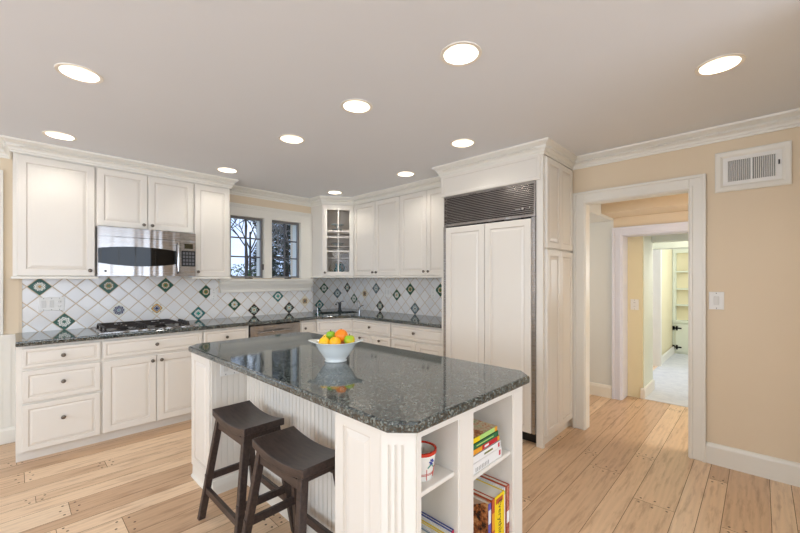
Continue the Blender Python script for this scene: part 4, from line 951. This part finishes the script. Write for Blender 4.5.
for side in (-1, 1):
    n = 11
    for i in range(n):
        x = side*(.012+(iw/2-.045)*i/(n-1)+.002); mb = MB(); T = Matrix.Translation((x, -.008, 0)) @ Matrix.Rotation(.5, 4, 'Z')
        mb.box(-.0016, .0016, -.005, .005, -ih/2+.022, ih/2-.022, T=T); mb.build('louvre', 'white_plastic', t)
mb = MB(); mb.box(iw/2-.018, iw/2-.010, -.024, -.014, .0, .03); mb.build('lever', 'slot', t)

# ------------------------------------------------------------------ hall beyond the doorway
HX = 4.70; HX2 = 4.92; HC = 2.13
mb = MB(); mb.box(HX, HX2, 1.19, 3.0, 0, HC+.02); mb.build('wall_hall', 'hall_wall', kind='structure')
mb = MB(); mb.box(HX, HX2, .20, 1.19, 1.83, HC+.02); mb.box(HX, HX2, -1.6, .20, 0, HC+.02); mb.build('wall_hall_front', 'wall', kind='structure')
mb = MB(); mb.box(XB+.10, HX2, -1.6, 3.0, HC+.02, HC+.1); mb.build('ceiling_hall', 'wall', kind='structure')
mb = MB(); mb.box(4.28, HX, -1.6, 1.199, 2.03, HC+.019); mb.build('trim_beam', 'wall', kind='structure')
mb = MB(); mb.box(XB+.101, HX-.001, 1.20, 1.75, 2.0, HC+.018); mb.build('trim_soffit', 'hall_wall', kind='structure')
mb = MB(); mb.box(XB+.10, HX2, 3.0, 3.1, 0, HC+.02); mb.box(XB+.10, HX2, -1.7, -1.6, 0, HC+.02); mb.build('wall_hall_end', 'hall_wall', kind='structure')
mb = MB(); mb.sweep([(HX, 3.0), (HX, 1.205)], [(0, 0), (.018, 0), (.018, .11), (.01, .135), (0, .14)]); mb.build('baseboard_hall', 'trim', kind='structure')
mb = MB(); casing(mb, HX, .20, 1.11, 1.83, wd=.09, d=.022); mb.box(HX-.001, HX2+.001, 1.10, 1.191, 0, 1.83); mb.box(HX-.001, HX2+.001, .20, 1.11, 1.825, 1.835)
mb.build('trim_hall_doorway', 'lavender', kind='structure', bevel=.003)
for i, (x, y) in enumerate(((4.1, .55), (4.12, .92))):
    t = thing('ceiling_light' if i == 0 else 'smoke_detector', 'round bluish ceiling fixture just inside the doorway' if i == 0 else 'small white round detector on the hall ceiling', 'ceiling light' if i == 0 else 'smoke detector', (x, y, HC+.0195))
    mb = MB(); mb.lathe([(.06, 0), (.06, -.006), (.045, -.012)], n=24) if i == 0 else mb.lathe([(.04, 0), (.04, -.012), (.03, -.018)], n=24); mb.build('body', 'white_plastic', t, smooth=True)
    if i == 0: mb = MB(); mb.lathe([(.04, -.012), (.02, -.018), (.001, -.019)], n=20, cap0=False, cap1=False); mb.build('lens', flat('bluish_lens', 190, 206, 236, .3), t, smooth=True)
# yellow return wall, passage, side-room opening, far built-in
mb = MB(); mb.box(HX2, 5.43, .955, 1.30, 0, 2.5); mb.build('wall_passage_left', 'hall_yellow', kind='structure')
mb = MB(); mb.box(HX2+.03, 5.432, .945, .9545, .0, 1.95); mb.build('trim_passage_jamb', 'shelf_green', kind='structure')
mb = MB(); mb.sweep([(HX2, .97), (HX2, .945), (5.45, .945)][::-1], [(0, 0), (-.016, 0), (-.016, .10), (-.008, .12), (0, .12)]) ; mb.build('baseboard_passage', 'trim', kind='structure')
mb = MB(); mb.box(5.35, 5.43, -1.2, .945, 1.785, 2.5); mb.build('trim_header', 'shelf_green', kind='structure')
mb = MB(); mb.box(6.2, 6.48, -1.2, 1.10, 1.765, 2.5); mb.build('trim_header_far', 'shelf_green', kind='structure')
mb = MB(); mb.box(6.95, 8.45, 1.15, 1.27, 0, 2.5); mb.build('wall_passage_far', 'hall_yellow', kind='structure')
mb = MB(); mb.box(6.90, 6.99, 1.10, 1.27, 0, 2.3); mb.build('trim_side_door', 'trim', kind='structure')
mb = MB(); mb.box(5.43, 8.0, 2.2, 2.3, 0, 2.5); mb.box(5.43, 5.5, 1.30, 2.2, 0, 2.5); mb.build('wall_side_room', 'lavender', kind='structure')
mb = MB(); mb.sweep([(8.42, 1.13), (7.0, 1.13)][::-1], [(0, 0), (.016, 0), (.016, .11), (.008, .13), (0, .13)]); mb.build('baseboard_far', 'trim', kind='structure')
mb = MB(); mb.box(HX2+.001, 9, -1.6, 1.13, -.006, .003); mb.build('floor_carpet', 'carpet', kind='structure')
plank_floor('floor_side_room', 5.0, 8.0, 1.131, 2.2, 9)
mb = MB(); mb.box(HX2, 9.2, -1.7, 2.35, 2.44, 2.52); mb.build('ceiling_passage', 'ceiling', kind='structure')
mb = MB(); mb.box(8.45, 8.55, -1.7, 1.3, 0, 2.5); mb.box(HX2, 9, -1.7, -1.6, 0, 2.5); mb.build('wall_far_end', 'hall_yellow', kind='structure')
plate('outlet_plate', 'white outlet plate on the yellow hall wall beyond both doorways', (HX2-.0005, 1.03, 1.055), -PI/2, 'o', .08, .12, 'outlet')
t = thing('built_in_shelves', 'pale built-in shelves over cupboard doors with black hinges at the far end', 'shelves', (8.30, .40, 0))
mb = MB(); ya_, yb_ = -.55, .745
mb.box(0, .14, ya_, yb_, 0, .56); mb.box(.12, .145, ya_, yb_, .56, 2.2); mb.box(0, .14, yb_-.045, yb_, .56, 2.2); mb.box(0, .14, ya_, ya_+.1, .56, 2.2); mb.box(0, .14, ya_+.1, yb_-.045, 1.81, 2.2); mb.box(-.02, .14, ya_, yb_, .56, .60)
mb.build('frame', 'shelf_green', t)
mb = MB(); mb.box(.112, .119, ya_+.1, yb_-.045, .6, 1.81); mb.build('back_panel', 'hall_yellow', t)
for z in (.86, 1.15, 1.46): mb = MB(); mb.box(.0, .11, ya_+.1, yb_-.045, z, z+.025); mb.build('shelf', 'shelf_green', t)
mb = MB(); facing_x(mb, .70, .12, .04, .54, [(0, .002), (.003, 0)], -.018, .017); dd = mb.build('cupboard_door', 'shelf_green', t)
for z in (.12, .46):
    mb = MB(); mb.box(-.026, -.019, .61, .735, z-.012, z+.012); mb.box(-.026, -.019, .665, .69, z-.04, z+.04); mb.box(-.026, -.019, .71, .742, z-.035, z+.035); mb.build('hinge', 'iron', dd)
mb = MB(); mb.lathe([(.03, 0), (.05, .05), (.045, .12), (.02, .17), (.025, .19)], n=16)
tag(mb.build('dark_vase', flat('dark_grey_glaze', 60, 66, 62), loc=(8.36, .555, .8852), smooth=True), 'small dark vase on a lower shelf of the far built-in', 'vase')
area_light('hall_end_fill', (4.15, -1.5, 1.3), (.1, 1, 0), .8, 1.6, 14, (.9, .95, 1))  # added area light brightening the hall from its unseen end
area_light('hall_side_fill', (3.75, 2.3, 1.4), (1, -.5, 0), .8, 1.2, 9, (.92, .96, 1))  # unseen light added to lift the pale hall wall, no window there
area_light('hall_lamp', (4.0, -.3, 2.10), (0, 0, -1), .3, .3, 9, (1, .9, .78))
area_light('passage_lamp', (5.9, .2, 2.36), (0, 0, -1), .5, .5, 14, (1, .96, .9))
area_light('side_room_window', (6.2, 2.15, 1.5), (0, -1, 0), 1.2, 1.2, 10, (.85, .9, 1))

# ------------------------------------------------------------------ garden outside the sink window
mb = MB(); mb.box(-12, 30, 4.9, 45, -.6, -.5); mb.build('ground_lawn', 'lawn', kind='structure')
def bare_tree(label, x, y, h, seed, m_='bark', r0=.12, spread=.55):
    rnd = random.Random(seed); t = thing('bare_tree', label, 'tree', (x, y, -.5), 0, 'leafless trees outside the window'); tr = MB(); br = MB()
    def grow(mbx, p, d, L, r, dep):
        q = p+d*L; mid = p.lerp(q, .5)+Vector((rnd.uniform(-1, 1), rnd.uniform(-1, 1), rnd.uniform(-.3, .5)))*L*.07
        r = max(r, .008); mbx.tube([p, mid, q], [r, r*.85, r*.7], 5, False)
        if dep == 0: return
        for i in range(3 if dep > 2 else 4):
            nd = (d+Vector((rnd.uniform(-1, 1), rnd.uniform(-1, 1), rnd.uniform(-.45, .6)))*spread*1.5).normalized()
            grow(br, p.lerp(q, rnd.uniform(.45, 1)), nd, L*rnd.uniform(.55, .8), r*.55, dep-1)
    tr.tube([(0, 0, 0), (.03, 0, h*.2), (0, .03, h*.34)], [r0*1.2, r0, r0*.85], 8, False)
    grow(tr, Vector((0, .03, h*.34)), Vector((0, 0, 1)), h*.26, r0*.8, 5)
    tr.build('trunk', m_, t, smooth='all'); br.build('branches', m_, t, smooth='all')
def evergreen(label, x, y, h, rad, seed):
    rnd = random.Random(seed); t = thing('evergreen_tree', label, 'tree', (x, y, -.5), 0, 'evergreens outside the window'); mb = MB(); mb.tube([(0, 0, 0), (0, 0, h*.95)], [.12, .02], 6); mb.build('trunk', 'bark', t)
    mb = MB()
    for i in range(6500):
        z = rnd.random()**.8*h*.93+.3; R_ = rad*(1-z/h*.8); a = rnd.uniform(0, 2*PI); r = R_*rnd.uniform(.35, 1); p = Vector((r*math.cos(a), r*math.sin(a), z)); d = Vector((math.cos(a), math.sin(a), rnd.uniform(-.7, .3))).normalized()
        s_ = Vector((-d.y, d.x, rnd.uniform(-.6, .6))).normalized()*rnd.uniform(.03, .075); e = d*rnd.uniform(.12, .32)
        mb._f([mb.bm.verts.new(p-s_), mb.bm.verts.new(p+s_), mb.bm.verts.new(p+e)])
    mb.build('foliage', 'needle', t)
bare_tree('bare grey tree in the left window pane, nearest the house', 4.75, 10.8, 5.0, 2, 'bark', .05)
bare_tree('bare dark tree further off behind the left pane', 8.3, 18.4, 7, 5, 'bark', .08)
bare_tree('slim pale-barked tree seen through the right window', 7.15, 12.2, 4.6, 11, 'bark2', .035, .5)
bare_tree('bare tree far left beyond the lawn', 9.5, 24.5, 9, 33, 'bark', .10)
evergreen('dark evergreen filling the right window pane', 7.95, 14.2, 7.5, 1.5, 3)
evergreen('dark evergreen seen low in the left pane, furthest away', 14.7, 30, 5, 2.2, 4)
evergreen('dark evergreen at the far right of the window view', 11.6, 19.6, 9, 2.0, 6)
t = thing('garden_hedge', 'low green hedge at the bottom of the left window pane', 'hedge', (5.2, 14.0, -.5)); mb = MB(); rnd = random.Random(8)
for i in range(3000):
    p = Vector((rnd.uniform(-2.2, 1.2), rnd.uniform(-.4, .4), rnd.uniform(0, 2.25+.15*math.sin(i)))); q = Vector((rnd.uniform(-1, 1), rnd.uniform(-1, 1), rnd.uniform(-1, 1))).normalized()*.09; s_ = Vector((rnd.uniform(-1, 1), rnd.uniform(-1, 1), rnd.uniform(-1, 1))).normalized()*.06
    mb._f([mb.bm.verts.new(p-q), mb.bm.verts.new(p+s_), mb.bm.verts.new(p+q)])
mb.build('leaves', 'hedge', t)
